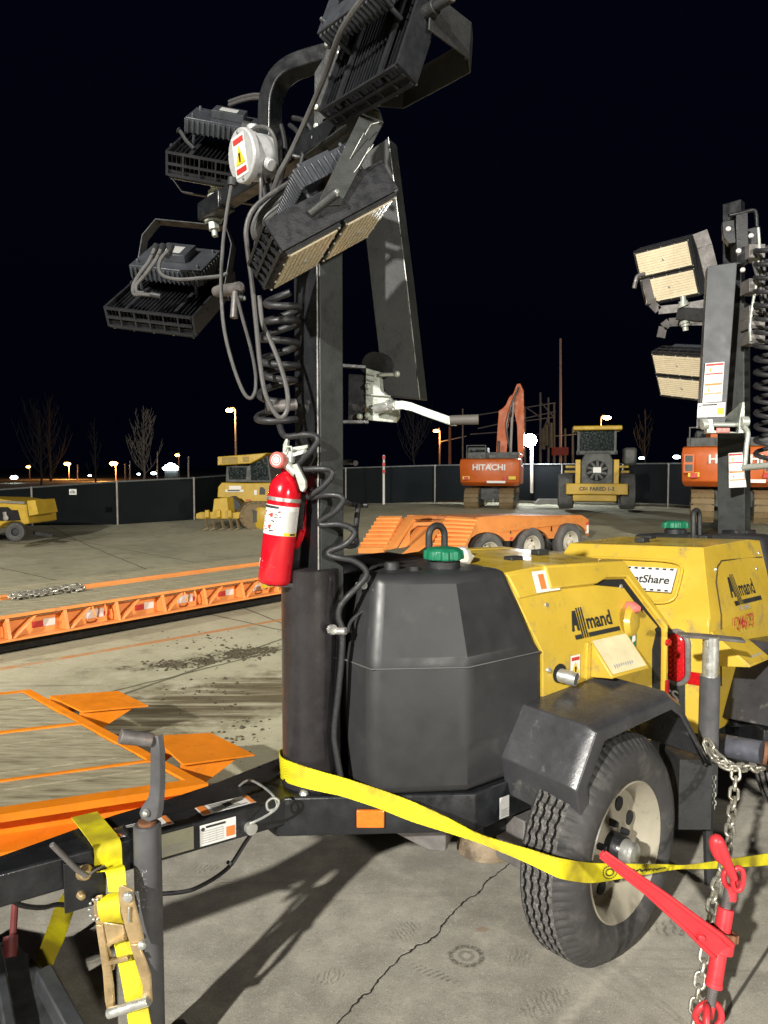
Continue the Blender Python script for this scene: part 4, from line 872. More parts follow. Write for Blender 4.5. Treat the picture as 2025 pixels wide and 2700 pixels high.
m = MB(); m.m = 0; m.bar(at(1836, 2028, 2.52), at(1842, 2027, 2.515), .035, .052); m.build('socket_opening', worn, tower)
m = MB(); m.tube(pxl([(1868, 2080, 2.56), (1866, 2180, 2.56), (1870, 2330, 2.56)], 0), .018, 8); m.box((.99, 2.42, .28), (1.10, 2.55, .52)); m.build('rear_bracket', blackm, tower)
# ------------------------------------------------------------------ front jack on the tongue
jk = tower
m = MB(); Yk = 1.80; c = at(388, 2170, Yk); c = Vector((c.x, c.y, 0)); zt = at(388, 2172, Yk).z
m.lathe([(.034, .03), (.034, zt-.004), (.030, zt), (.0, zt+.001)], c, (0, 0, 1), 32); m.lathe([(.026, .0), (.026, .06)], c, (0, 0, 1), 16); m.m = 1
m.lathe([(.022, zt), (.022, zt+.008), (0, zt+.009)], c, (0, 0, 1), 20)
jack = m.build('tongue_jack', [jackm, rust], tower, smooth=40)
m = MB(); m.box((c.x-.08, c.y-.08, .003), (c.x+.08, c.y+.08, .012)); m.build('jack_base', worn, jack, bevel=.003)
m = MB(); th = Vector((.012, .012, 0)); Yh = 1.785
m.prism(pxl([(396, 1944), (414, 1940), (420, 1985), (421, 2070), (416, 2140), (411, 2160), (392, 2168), (372, 2160), (366, 2144), (372, 2128), (390, 2102), (395, 2075)], Yh), th); m.m = 1
m.lathe([(0, .012), (.007, .010), (.010, 0)], at(385, 2143, Yh-.002), (-.2, -1, 0), 12); m.m = 2
m.cyl(at(400, 1952, Yh+.004), at(317, 1941, Yh-.03), .0165, .0185, n=20)
m.build('jack_crank', [jackm, silver, worn], jack, bevel=.002)
m = MB(); m.bar(at(352, 2215, Yk+.02), at(300, 2235, Yk+.07), .09, .008, up=(0, 1, 0)); m.build('jack_bracket', black, jack)
m = MB(); rs = random.Random(9)
for i in range(60):
    a0 = -1.75 + rs.uniform(-.45, .45); z0 = zt-.10-rs.random()*.10; r = .0343; d = rs.uniform(.02, .06); h = rs.uniform(.001, .004)
    m.add([c + Vector((r*math.cos(a), r*math.sin(a), z)) for a, z in ((a0, z0), (a0+d, z0+.001), (a0+d, z0+h), (a0, z0+h))], [(0, 1, 2, 3)])
m.build('worn_decal', inkg, jack, smooth=0)
# ------------------------------------------------------------------ extinguisher
e0 = at(722, 1538, 2.13); e1 = at(757, 1245, 2.13); ed = (e1-e0).normalized(); eL = (e1-e0).length
ext = thing('fire_extinguisher', 'red fire extinguisher with white label hung against the mast', 'fire extinguisher', e0)
ER = .0475
m = MB(); m.lathe([(0, -.002), (ER*.86, 0), (ER*.97, .006), (ER, .016), (ER, eL*.80), (ER*.97, eL*.86), (ER*.82, eL*.92), (ER*.55, eL*.965), (ER*.36, eL*.985), (ER*.34, eL*1.03), (0, eL*1.03)], e0, ed, 40)
m.build('cylinder', redp, ext, smooth=50)
ex = ed.orthogonal().normalized(); ex = Vector((1, 0, 0)); ex = (ex-ed*ex.dot(ed)).normalized(); ey = ed.cross(ex); ey = -ey if ey.y > 0 else ey
def onext(a, h, lift=.0008): return e0 + ed*h + (ex*math.sin(a) - (-ey)*math.cos(a))*(ER+lift)
def epatch(m, a0, a1, h0, h1, lift, n=12):
    vs = []; 
    for i in range(n+1):
        a = a0+(a1-a0)*i/n; vs += [onext(a, h0, lift), onext(a, h1, lift)]
    m.add(vs, [(2*i, 2*i+2, 2*i+3, 2*i+1) for i in range(n)])
m = MB(); epatch(m, -1.5, 1.45, eL*.445, eL*.705, .0006, 24)
lab = m.build('label', white, ext, smooth=60)
m = MB(); rs = random.Random(2)
m.m = 0; epatch(m, -1.4, -.1, eL*.676, eL*.698, .0012)
for i in range(46):
    a0 = rs.uniform(-1.45, .05); h0 = eL*rs.uniform(.46, .66); m.m = 1 if rs.random() < .2 else 0; epatch(m, a0, a0+rs.uniform(.04, .20), h0, h0+rs.uniform(.001, .0035), .0012, 2)
for i in range(26): h0 = eL*(.66-.0075*i); m.m = 3; epatch(m, .38, 1.30-.2*rs.random(), h0, h0+.0008, .0012, 4)
m.m = 1; epatch(m, -.62, -.42, eL*.60, eL*.635, .0013, 2); epatch(m, -.68, -.50, eL*.50, eL*.53, .0013, 2)
m.m = 2; epatch(m, .36, 1.40, eL*.447, eL*.475, .0013); m.m = 0; epatch(m, .75, 1.20, eL*.453, eL*.469, .0016)
m.build('label_print', [inkm, inkr, inky, inkg], lab, smooth=0)
m = MB(); epatch(m, -1.5, .15, eL*.135, eL*.205, .0006)
m.v = []; m.f = []; m.mi = []
m.add([onext(-1.5, eL*.205), onext(-1.2, eL*.222), onext(-.8, eL*.205), onext(-.2, eL*.180), onext(.1, eL*.168), onext(-.2, eL*.158), onext(-.8, eL*.145), onext(-1.3, eL*.14), onext(-1.5, eL*.15)], [tuple(range(9))])
m.build('arrow_label', white, ext, smooth=0)
m = MB(); m.lathe([(ER+.003, eL*.745), (ER+.003, eL*.775), (ER+.001, eL*.777), (ER+.001, eL*.743)], e0, ed, 36, closed=True); m.build('band', silver, ext)
m = MB()
m.cyl(e1-ed*.005, e1+ed*.03, .014, n=14); m.cyl(e1+ed*.028, e1+ed*.062, .019, .016, n=12); m.bar(at(748, 1206, 2.12), at(808, 1188, 2.14), .020, .012); m.cyl(at(745, 1215, 2.12), at(782, 1250, 2.10), .013, n=10)
m.tube(pxl([(752, 1190, 2.11), (757, 1178, 2.11), (768, 1178, 2.11), (770, 1190, 2.11)], 0), .004, 6)
m.build('valve', galv, ext, bevel=.002)
m = MB(); m.prism(pxl([(744, 1200), (746, 1172), (752, 1158), (760, 1153), (757, 1170), (760, 1188), (756, 1202)], 2.11), (.004, .02, 0)); m.prism(pxl([(768, 1180), (812, 1172), (812, 1182), (770, 1192)], 2.13), (.004, .02, 0)); m.build('carry_handle', galv, ext, bevel=.002)
m = MB(); m.prism(pxl([(769, 1226), (782, 1222), (805, 1268), (806, 1286), (798, 1298), (791, 1294)], 2.085), (.004, .016, 0)); m.build('squeeze_lever', galv, ext, bevel=.002)
m = MB(); g0 = at(733, 1213, 2.10); gd = Vector((-.45, -1, .05)).normalized(); m.lathe([(0, .008), (.0165, .008), (.0175, .012), (.020, .012), (.023, .008), (.023, -.012), (0, -.013)], g0, gd, 24); gg = m.build('gauge', pink, ext)
m = MB(); m.lathe([(0, .0095), (.0160, .0095)], g0, gd, 20); m.m = 1; m.bar(g0+gd*.010, g0+gd*.010+Vector((.008, 0, .010)), .002, .001); m.m = 2; m.lathe([(.010, .0098), (.0135, .0098)], g0, gd, 20); m.build('gauge_face', [white, inkm, pink], gg)
m = MB(); m.bar(at(795, 1300, 2.20), at(775, 1520, 2.22), .03, .05, up=(0, 1, 0)); m.bar(at(700, 1535, 2.13), at(770, 1540, 2.16), .07, .012); m.build('wall_bracket', black, ext)
m = MB(); m.tube(spline(pxl([(795, 1255, 2.18), (812, 1330, 2.2), (800, 1400, 2.2), (782, 1440, 2.18), (796, 1400, 2.16)], 0), 5), .008, 8); m.build('hose', redp, ext)
# ------------------------------------------------------------------ long yellow strap around the sleeve and across the wheel
sleeve = T1((.73, 0, 0))
def tp2(px, py, y): return at(px, py, y)
N_ = TN; OW = T1((0, .66, 0))
top = [(785, 1960, 2.30), (742, 1975, 2.27), (737, 1985, 2.21), (748, 2001, 2.14), (800, 2020, 2.10), (860, 2038, 2.08), (907, 2051, 2.07), (1000, 2081, 2.055), (1086, 2113, 2.035), (1180, 2156, 1.985), (1254, 2195, 1.945), (1330, 2220, 1.915), (1400, 2240, 1.90), (1450, 2256, 1.885), (1484, 2264, 1.885)]
bot = [(785, 2040, 2.30), (745, 2050, 2.27), (742, 2052, 2.21), (762, 2065, 2.14), (805, 2078, 2.10), (860, 2090, 2.08), (907, 2101, 2.07), (1000, 2132, 2.055), (1086, 2166, 2.035), (1182, 2196, 1.985), (1262, 2222, 1.945), (1330, 2250, 1.915), (1400, 2280, 1.90), (1450, 2304, 1.885), (1484, 2318, 1.885)]
A = pxl(top, 0); Bq = pxl(bot, 0)
for (tx, ty), (bx, by) in (((1540, 2273), (1540, 2327)), ((1578, 2276), (1578, 2326)), ((1643, 2277), (1643, 2315)), ((1700, 2278), (1700, 2306)), ((1757, 2279), (1757, 2296)), ((1797, 2281), (1797, 2291)), ((1838, 2277), (1838, 2291)), ((1880, 2271), (1880, 2290)), ((1940, 2262), (1940, 2286)), ((2025, 2250), (2025, 2281)), ((2200, 2222), (2200, 2258))):
    A.append(onpl(tx, ty, OW, N_)); Bq.append(onpl(bx, by, OW, N_))
A = spline(A, 4); Bq = spline(Bq, 4)
m = MB(); m.ribbon(A, Bq, .003)
strap = tag(m.build('cargo_strap', webm, smooth=60), 'long yellow cargo strap wound round the mast sleeve and stretched across the tyre', 'strap')
def onstrap(u, v, lift=.003):
    s_ = u*(len(A)-1); i = min(int(s_), len(A)-2); k = s_-i; a = A[i].lerp(A[i+1], k); b = Bq[i].lerp(Bq[i+1], k); d = (A[i+1]-A[i]).cross(Bq[i]-A[i]).normalized()
    d = d if d.y < 0 else -d
    return a.lerp(b, v) + d*lift
def find_u(px):
    best = 0
    for i in range(len(A)):
        r = A[i]-CAM; 
        if abs(1012.5+FPX*r.x/r.dot(FWD)-px) < abs(1012.5+FPX*(A[best]-CAM).x/(A[best]-CAM).dot(FWD)-px): best = i
    return best/(len(A)-1)
ua, ub = find_u(1600), find_u(1760); rs = random.Random(4)
m = MB()
for k in range(26):
    u0 = ua+(ub-ua)*(.38+.6*k/26); v0 = .36+.16*rs.random(); h = .10+.16*rs.random()
    m.add([onstrap(u0, v0), onstrap(u0+(ub-ua)*.020, v0-.02), onstrap(u0+(ub-ua)*.026, v0+h), onstrap(u0+(ub-ua)*.008, v0+h)], [(0, 1, 2, 3)])
ce = ua+(ub-ua)*.07
for k in range(20):
    for r0, r1 in ((.30, .36), (.14, .22)):
        t0, t1 = 2*math.pi*k/20, 2*math.pi*(k+.7)/20; w2 = (ub-ua)*.30
        m.add([onstrap(ce+w2*r*math.cos(t), .50+r*1.1*math.sin(t)) for r, t in ((r0, t0), (r1, t0), (r1, t1), (r0, t1))], [(0, 1, 2, 3)])
m.build('strap_print', inkm, strap, smooth=0)
# ------------------------------------------------------------------ ratchet strap over the tongue
rat = thing('ratchet_strap', 'dirty yellow ratchet strap looped over the tongue with an open steel ratchet', 'ratchet strap', at(300, 2300, 1.85))
m = MB()
fA, fB = pl1(246, 2262, .06).x, pl1(318, 2245, .06).x; ys_ = T1(tp((fA+fB)/2, .05, .04)).y - .035; cr = [(-.16, .082), (-.07, .086), (.015, .088), (.040, .084), (.049, .068), (.051, .03)]
La = [T1(tp(fA, a, b)) for a, b in cr] + pxl([(278, 2300, ys_), (286, 2352, ys_-.02)], 0); Ra = [T1(tp(fB, a, b)) for a, b in cr] + pxl([(330, 2290, ys_), (334, 2350, ys_-.02)], 0)
m.ribbon(spline(La, 5), spline(Ra, 5), .003)
La = [(262, 2366, 1.75), (256, 2385, 1.725), (262, 2420, 1.72), (278, 2440, 1.735), (296, 2470, 1.745), (316, 2562, 1.735), (330, 2640, 1.725), (342, 2720, 1.715), (352, 2800, 1.70)]; Ra = [(312, 2350, 1.75), (316, 2372, 1.725), (318, 2410, 1.72), (326, 2430, 1.735), (340, 2462, 1.745), (362, 2535, 1.735), (382, 2615, 1.725), (400, 2706, 1.715), (412, 2780, 1.70)]
m.ribbon(spline(pxl(La, 0), 5), spline(pxl(Ra, 0), 5), .003)
La = [(170, 2350, 2.0), (146, 2390, 2.02), (124, 2450, 2.05), (98, 2520, 2.10), (80, 2565, 2.13)]; Ra = [(215, 2360, 2.0), (194, 2405, 2.02), (172, 2470, 2.05), (150, 2520, 2.10), (125, 2580, 2.13)]
m.ribbon(spline(pxl(La, 0), 4), spline(pxl(Ra, 0), 4), .003)
m.build('webbing', webm, rat, smooth=60)
m = MB(); tv = Vector((.004, .004, 0))
m.prism(pxl([(311, 2340), (322, 2334), (347, 2347), (352, 2380), (366, 2434), (380, 2498), (372, 2506), (344, 2495), (330, 2450), (318, 2400), (312, 2370)], 1.712), tv)
m.prism(pxl([(245, 2374), (254, 2362), (266, 2360), (262, 2395), (272, 2440), (284, 2500), (300, 2545), (296, 2560), (276, 2540), (262, 2470), (248, 2420)], 1.735), tv)
m.bar(at(278, 2540, 1.73), at(340, 2524, 1.71), .012, .010); m.bar(at(286, 2487, 1.73), at(330, 2472, 1.71), .014, .006)
m.prism(pxl([(272, 2432), (322, 2440), (330, 2480), (300, 2486), (284, 2500)], 1.722), tv)
m.m = 1; m.lathe([(0, .008), (.011, .006), (.014, 0)], at(338, 2365, 1.708), (.2, -1, 0), 8); m.cyl(at(340, 2392, 1.705), at(339, 2432, 1.705), .003, n=6); m.lathe([(0, .008), (.009, .006), (.012, 0)], at(375, 2492, 1.71), (.6, -1, 0), 10)
for k in range(10):
    t = 2*math.pi*k/10; p = at(252, 2398, 1.73); m.obox(p + Vector((.002*math.cos(t), 0, 0)) + Vector((.013*math.cos(t), 0, .026*math.sin(t))), (.006, 0, 0), (0, .006, 0), (0, 0, .006))
m.build('ratchet', [brass, silver], rat, bevel=.0012)
m = MB(); m.prism(pxl([(342, 2492), (362, 2490), (380, 2530), (394, 2571), (398, 2645), (388, 2650), (374, 2640), (376, 2600), (360, 2550)], 1.705), tv)
m.prism(pxl([(252, 2440), (268, 2440), (280, 2520), (290, 2560), (296, 2600), (300, 2668), (284, 2676), (276, 2640), (270, 2562)], 1.725), tv)
m.m = 1; m.cyl(at(286, 2672, 1.715), at(393, 2638, 1.70), .0125, n=16); m.build('ratchet_handle', [brass, silver], rat, bevel=.0012)
# ------------------------------------------------------------------ chain and load binder
def chain(m, path, pitch, r, wdt):
    P = [path[0]]; acc = 0
    dense = spline(path, 40); last = dense[0]
    for p in dense[1:]:
        acc += (p-last).length; last = p
        if acc >= pitch: P.append(p.copy()); acc = 0
    for i in range(len(P)-1):
        c = (P[i]+P[i+1])/2; d = (P[i+1]-P[i]).normalized(); a = d.cross(Vector((0, 1, 0.2))).normalized(); b = d.cross(a)
        s_ = (a*math.cos(.5) + b*math.sin(.5)) if i % 2 == 0 else (a*math.cos(.5+math.pi/2) + b*math.sin(.5+math.pi/2))
        L = pitch*.5 + r*.95; pts = []
        for k in range(20):
            t = 2*math.pi*k/20; st = .0 if False else (L-wdt)*(1 if math.cos(t) > 0 else -1)
            pts.append(c + d*(st + wdt*math.cos(t)) + s_*(wdt*math.sin(t)))
        m.tube(pts, r, 7, closed=True)
chm = mat('tarnished_chain_steel', (.42, .40, .34), .38, .65, var=.3, scale=30, dirt=(.17, .14, .09), dirt_at=.54, dscale=30)
m = MB(); chain(m, pxl([(1862, 1952, 2.42), (1885, 1985, 2.38), (1915, 2012, 2.34), (1942, 2030, 2.32), (1938, 2060, 2.31), (1934, 2110, 2.28), (1926, 2170, 2.22), (1920, 2235, 2.16), (1905, 2290, 2.10), (1885, 2350, 2.05), (1873, 2420, 2.0), (1862, 2500, 1.95), (1846, 2580, 1.92), (1832, 2660, 1.90), (1822, 2740, 1.87)], 0), .0315, .0052, .0125)
chain(m, pxl([(1862, 1958, 2.42), (1880, 2000, 2.38), (1910, 2016, 2.33), (1938, 2026, 2.32), (1960, 2022, 2.34), (1985, 2024, 2.36), (2015, 2030, 2.4)], 0), .0315, .0052, .0125)
tag(m.build('tie_down_chain', chm, smooth=60), 'grey steel tie down chain hanging behind the red load binder', 'chain')
m = MB(); chain(m, pxl([(1883, 2045, 2.5), (1882, 2080, 2.5), (1884, 2135, 2.5)], 0), .014, .0018, .0055)
tag(m.build('thin_chain', galv, smooth=60), 'short thin chain dangling free behind the wheel beside the heavy chain', 'chain')
bnd = thing('load_binder', 'red ratchet load binder with a long handle hooked into the tie down chain', 'load binder', at(1905, 2480, 1.86))
m = MB(); Yb = 1.80
up_ = pxl([(1592, 2244, Yb-.02), (1680, 2306, Yb-.005), (1757, 2360, Yb+.01), (1850, 2430, Yb+.025), (1895, 2462, Yb+.03), (1925, 2490, Yb+.035)], 0); lo_ = pxl([(1580, 2257, Yb-.02), (1640, 2306, Yb-.005), (1700, 2352, Yb+.01), (1808, 2450, Yb+.025), (1850, 2492, Yb+.03), (1880, 2520, Yb+.035)], 0)
m.ribbon(up_, lo_, .012)
m.tube([p + Vector((.002, -.006, .001)) for p in up_], .006, 8, rfun=lambda t: .004+.005*t); m.tube([p + Vector((0, -.006, 0)) for p in lo_], .005, 8, rfun=lambda t: .003+.004*t)
m.m = 1; m.lathe([(0, .006), (.008, .005), (.010, 0)], at(1850, 2474, Yb+.012), (-.2, -1, .2), 12)
m.build('binder_handle', [redb, redb], bnd, bevel=.002, smooth=50)
bt, bb = at(1914, 2394, 1.88), at(1881, 2602, 1.84); bd = (bt-bb).normalized()
m = MB(); m.cyl(bb, bt, .0205, n=24); hub = bb + (bt-bb)*.52; m.cyl(hub-bd*.014, hub+bd*.022, .034, n=28); m.cyl(bb, bb+bd*.014, .022, n=24); m.build('barrel', redb, bnd, bevel=.002, smooth=45)
m = MB(); m.lathe([(.032, -.010), (.037, -.010), (.037, .010), (.032, .010)], hub + bd*.030, bd, 44, closed=True, rf=lambda k, i, r, h: (r+(.004 if i % 4 < 2 and k in (1, 2) else 0), h)); m.build('ratchet_gear', rust, bnd, smooth=20)
m = MB(); m.piece(); m.cyl(bt, bt+bd*.055, .0115, n=14)
for k in range(9): m.lathe([(.0115, 0), (.0128, .002), (.0115, .004)], bt+bd*(.005*k+.003), bd, 14)
m.piece(); m.cyl(bb, bb-bd*.05, .0115, n=14)
for k in range(9): m.lathe([(.0115, 0), (.0128, .002), (.0115, .004)], bb-bd*(.005*k+.007), bd, 14)
m.build_each('threaded_rod', worn, bnd, smooth=30)
m = MB(); m.cyl(at(1926, 2372, 1.885), at(1928, 2335, 1.89), .015, n=16); m.tube(spline(pxl([(1912, 2330), (1908, 2308), (1918, 2294), (1934, 2298), (1942, 2316), (1938, 2336), (1925, 2344)], 1.89), 5, closed=True), .0075, 8, closed=True)
m.tube(spline(pxl([(1932, 2306), (1944, 2288), (1958, 2296), (1960, 2322), (1952, 2345), (1938, 2346), (1932, 2330)], 1.87), 5, closed=True), .0068, 8, closed=True)
m.tube(spline(pxl([(1936, 2318), (1926, 2296), (1914, 2270), (1902, 2240), (1893, 2220), (1888, 2216), (1885, 2226), (1888, 2245), (1897, 2264), (1912, 2274)], 1.86), 5), .011, 10, rfun=lambda t: .010+.007*math.sin(math.pi*min(1, t*1.1)))
m.build('hook', redb, bnd, smooth=60)
m = MB(); m.cyl(bb-bd*.045, bb-bd*.075, .013, .012, n=14); ce_ = at(1868, 2676, 1.835); m.tube([ce_ + Vector((.034*math.cos(t), .004*math.sin(2*t), .034*math.sin(t))) for t in [2*math.pi*k/20 for k in range(20)]], .0085, 8, closed=True)
ce_ = at(1862, 2692, 1.80); m.tube([ce_ + Vector((.012*math.cos(t), .03*math.cos(t), .034*math.sin(t))) for t in [2*math.pi*k/20 for k in range(20)]], .008, 8, closed=True)
m.build('lower_eye', redb, bnd, smooth=60)
# ------------------------------------------------------------------ dark hitch head in the lower left corner
hit = thing('hitch_head', 'dark steel hitch head with a red pin in the bottom left corner', 'hitch', at(80, 2690, 1.9))
m = MB()
q = pxl([(-160, 2450, 2.12), (2, 2478, 2.08), (36, 2470, 2.08), (62, 2500, 2.06), (150, 2580, 1.99), (225, 2690, 1.90), (240, 2790, 1.80), (-160, 2790, 1.78)], 0); m.prism(q, (0, 0, -.22)); m.build('hitch_body', blackm, hit, bevel=.012, seg=3)
m = MB(); m.piece(); m.bar(at(112, 2570, 1.97), at(232, 2790, 1.78), .045, .06); m.piece(); m.bar(at(-10, 2510, 2.02), at(40, 2800, 1.76), .03, .05); m.build_each('side_rail', mat('dark_worn_rail', (.045, .048, .052), .45, .2, var=.4, scale=9, dirt=(.12, .11, .10), dirt_at=.6), hit, bevel=.006)
m = MB(); m.cyl(at(40, 2375, 2.1), at(34, 2472, 2.08), .010, n=10); m.cyl(at(28, 2468, 2.07), at(26, 2525, 2.04), .02, n=12); m.build('hitch_pin', mat('dull_red_paint', (.12, .02, .02), .5, var=.3), hit)

m = MB(); rs = random.Random(8); c = at(1218, 1470, 2.50); rings = []
for j in range(7):
    rings.append([c + Vector(((.034+.012*rs.random())*math.sin(math.pi*(j+.5)/7)*math.cos(t), (.02+.01*rs.random())*math.sin(t), -.034+.011*j + .006*rs.random())) for t in [2*math.pi*k/12 for k in range(12)]])
m.loops(rings); tag(m.build('plastic_scrap', mat('milky_plastic', (.62, .60, .52), .45, var=.15, scale=40), smooth=25), 'crumpled scrap of milky plastic beside the green cap of the near tower', 'scrap')
# ------------------------------------------------------------------ tower two, back to back with the first
W2 = Vector((-.058, .02, .78)); R2M = Matrix.Rotation(W2.length, 3, W2.normalized()); T2O = Vector((1.395, 3.445, -.11)); K2 = 1.08
def T2(v): return T2O + R2M @ (Vector(v)*K2)
tower2 = thing('light_tower', 'second yellow light tower at the right edge, tail toward the first, with lit cream lamps', 'light tower', (T2O.x, T2O.y, 0), rad(44.7), 'towable light towers')
B2 = make_body(T2, tower2, -1, wheel_up=.10)
logo(T2, -1, -.31, .968, .074, tower2)
m = MB(); fn = lambda u, v: T2(wall(-.25+u, .848+v, .007, -1)); m.text('124673', fn, .072, bold=.004, sx=.92, font_space=1.12); m.build('fleet_number', inkr, tower2, smooth=0)
m = MB(); m.text('mr rental', lambda u, v: T2(wall(-.22+u, .918+v, .003, -1)), .03, bold=.015); m.build('small_lettering', inkg, tower2, smooth=0)
# rear slope: recessed panel and sign;  rear wall: lights, plates
def rs_(l, s): return Vector((-.405-.150*s, l, 1.157-.236*s))        # s: 0 top .. 1 bottom of the rear slope
nb = Vector((-.236, 0, .150)).normalized()*-1; nb = Vector((-.84, 0, .54))
def rp(l, s, lift): return rs_(l, s) + nb*lift
m = MB()
ring = []
for k in range(28):
    t = 2*math.pi*k/28; ring.append(Vector((0, math.copysign(abs(math.cos(t))**.35, math.cos(t)), math.copysign(abs(math.sin(t))**.35, math.sin(t)))))
m.tube([T2(rp(-.0+.235*v.y, .56+.33*v.z, .008)) for v in ring], .006, 8, closed=True); m.build('panel_moulding', yel, tower2, smooth=60)
m = MB(T2); m.prism([rp(a, b, .010) for a, b in ((.185, .36), (-.215, .36), (-.215, .72), (.185, .72))], nb*.004); m.m = 1
for a in range(14):
    l = .18-.0285*a; m.add([rp(l-b, s, .0150) for b, s in ((0, .368), (.014, .368), (.014, .395), (0, .395))], [(0, 1, 2, 3)]); m.add([rp(l-b, s, .0150) for b, s in ((0, .69), (.014, .69), (.014, .715), (0, .715))], [(0, 1, 2, 3)])
sg = m.build('owner_sign', [white, inkm], tower2, smooth=0)
m = MB(); m.text('EquipmentShare', lambda u, v: T2(rp(-.200-u, .60-v/.28, .0152)), .047, bold=.02, align='RIGHT', sx=1.0); m.build('sign_lettering', inkm, sg, smooth=0)
m = MB(); m.text('mr Service rental', lambda u, v: T2(Vector((-.394-.01*0, -.02-u, 1.171)) + Vector((v, 0, v*.0))), .05, bold=.01, sx=.9); m.build('faded_top_lettering', mat('faded_white_ink', (.62, .52, .30), .5), tower2, smooth=0)
def rw(l, z, lift): return Vector((-.562-lift, l, z))
def capsule(r, h, n=12): return [(r*math.cos(t), h+r*math.sin(t)) for t in [math.pi*k/n for k in range(n+1)]] + [(r*math.cos(t), -h+r*math.sin(t)) for t in [math.pi+math.pi*k/n for k in range(n+1)]]
for l0 in (-.255, .255):
    m = MB(T2); m.loops([[rw(l0+a, .765+b, d) for a, b in capsule(r, .052)] for r, d in ((.052, -.02), (.052, .012), (.046, .016), (.038, .016), (.036, .010))]); tl = m.build('tail_light', worn, tower2, smooth=40)
    m = MB(T2); m.loops([[rw(l0+a, .765+b, d) for a, b in capsule(r, .052)] for r, d in ((.0355, .004), (.034, .018), (.028, .022))])
    for i in range(3):
        for j in range(8): m.lathe([(0, .003), (.004, .002), (.005, 0)], rw(l0-.018+.018*i, .70+.0185*j, .022), (-1, 0, 0), 6)
    m.build('tail_light_lens', rrefl, tl, smooth=40)
m = MB(T2)
for l0 in (-.335, -.30): pass
m.piece(); m.box((-.568, -.352, .675), (-.5625, -.295, .720)); m.piece(); m.box((-.568, .295, .675), (-.5625, .352, .720)); m.build_each('rear_reflector', rrefl, tower2)
m = MB(T2); m.box((-.570, -.285, .555), (-.5625, .13, .680)); m.m = 1
sp_ = m.build('series_plate', [inkm, white], tower2)
m = MB(); m.text('SERIES', lambda u, v: T2(rw(-.265-u, .600+v, .0085)), .062, bold=.02, align='RIGHT'); m.build('plate_lettering', white, sp_, smooth=0)
m = MB(T2); m.lathe([(0, .008), (.008, .006), (.011, 0)], rw(-.275, .62, 0), (-1, 0, 0), 10); m.lathe([(0, .008), (.008, .006), (.011, 0)], rw(-.19, .49, 0), (-1, 0, 0), 10); m.build('rear_screws', silver, tower2)
# swing tube, clutter of chain and fittings between the towers
m = MB(); m.cyl(at(1890, 1962, 2.75), at(2012, 1985, 2.62), .042, n=24); m.m = 1; m.lathe([(.034, 0), (.043, 0), (.043, .012), (.030, .012)], at(2012, 1985, 2.62), (.9, -.4, -.1), 24, cap=True); m.build('outrigger_tube', [mat('scuffed_blue_grey_steel', (.10, .105, .13), .42, .2, var=.4, scale=12, dirt=(.42, .42, .42), dirt_at=.63, dscale=14), rust], tower2)
m = MB(); m.box(tuple(at(1945, 1960, 2.95)), tuple(at(2035, 1925, 2.75))); m.bar(at(1900, 1900, 2.95), at(2040, 1910, 2.95), .05, .03); m.build('coupler_housing', black, tower2, bevel=.004)
# second tower: folded mast section, head, arm and lamps
m = MB(); Y = 3.86
m.prism(pxl([(1866, 702), (1936, 692), (1944, 692), (1912, 1128), (1842, 1128)], Y), Vector((.03, .10, 0))); fm = m.build('folded_mast_section', mat('blue_grey_mast_paint', (.058, .063, .071), .45, var=.10, scale=5, dirt=(.10, .10, .10), dirt_at=.72, rvar=.06), tower2, bevel=.003)
def quadfn(q, y):
    q = pxl(q, y)
    return lambda u, v, l: (q[0].lerp(q[1], u+.5)).lerp(q[3].lerp(q[2], u+.5), .5-v) + Vector((-.3*l, -l, 0))
for kind, q in (('stack', [(1860, 958), (1910, 954), (1903, 1058), (1852, 1062)]), ('card', [(1840, 1064), (1913, 1061), (1911, 1098), (1838, 1101)])):
    o = sticker(None, quadfn(q, Y-.006), 1, 1, fm, kind)
o.data.materials[4] = inky
m = MB(); m.prism(pxl([(1862, 1105), (1880, 1105), (1884, 1135), (1948, 1140), (1950, 1105), (1958, 1060), (1964, 1060), (1964, 1142), (1864, 1142)], Y-.05), Vector((.02, .08, 0)))
m.cyl(at(1850, 1120, Y-.04), at(1864, 1118, Y-.04), .028, n=14); m.cyl(at(1952, 1112, Y-.05), at(1972, 1112, Y-.05), .028, n=14); m.cyl(at(1880, 1120, Y-.02), at(1950, 1120, Y-.02), .012, n=10)
m.m = 1; m.prism(pxl([(1890, 1128), (1925, 1128), (1925, 1141), (1890, 1141)], Y-.055), Vector((0, .01, 0)))
wn2 = m.build('mast_winch', [galv, pink], tower2, bevel=.003)
m = MB(); m.tube(spline(pxl([(1960, 1125), (1972, 1140), (1968, 1180), (1963, 1230), (1958, 1238)], Y-.06), 4), .012, 8); m.cyl(at(1960, 1233, Y-.06), at(2040, 1226, Y-.2), .016, n=14); m.build('crank', [galv], wn2)
Yp = 3.90
for kind, q in (('stack', [(1921, 1195), (1957, 1193), (1968, 1284), (1922, 1286)]),):
    q3 = pxl(q, Yp); m_ = MB(); m_.prism([p + Vector((0, .002, 0)) for p in q3], Vector((0, .01, 0))); bk = m_.build('sticker_backing', black, tower2, smooth=0); sticker(None, quadfn(q, Yp), 1, 1, bk, kind)
m = MB(); Yh = 3.95
m.prism(pxl([(1905, 585), (1935, 580), (1940, 640), (1922, 642), (1908, 625)], Yh), Vector((.02, .06, 0))); m.prism(pxl([(1965, 605), (1996, 598), (1996, 640), (1980, 668), (1962, 670)], Yh), Vector((.02, .06, 0))); m.bar(at(1948, 565, Yh+.03), at(1950, 700, Yh+.03), .07, .06, up=(1, 0, 0))
m.m = 1
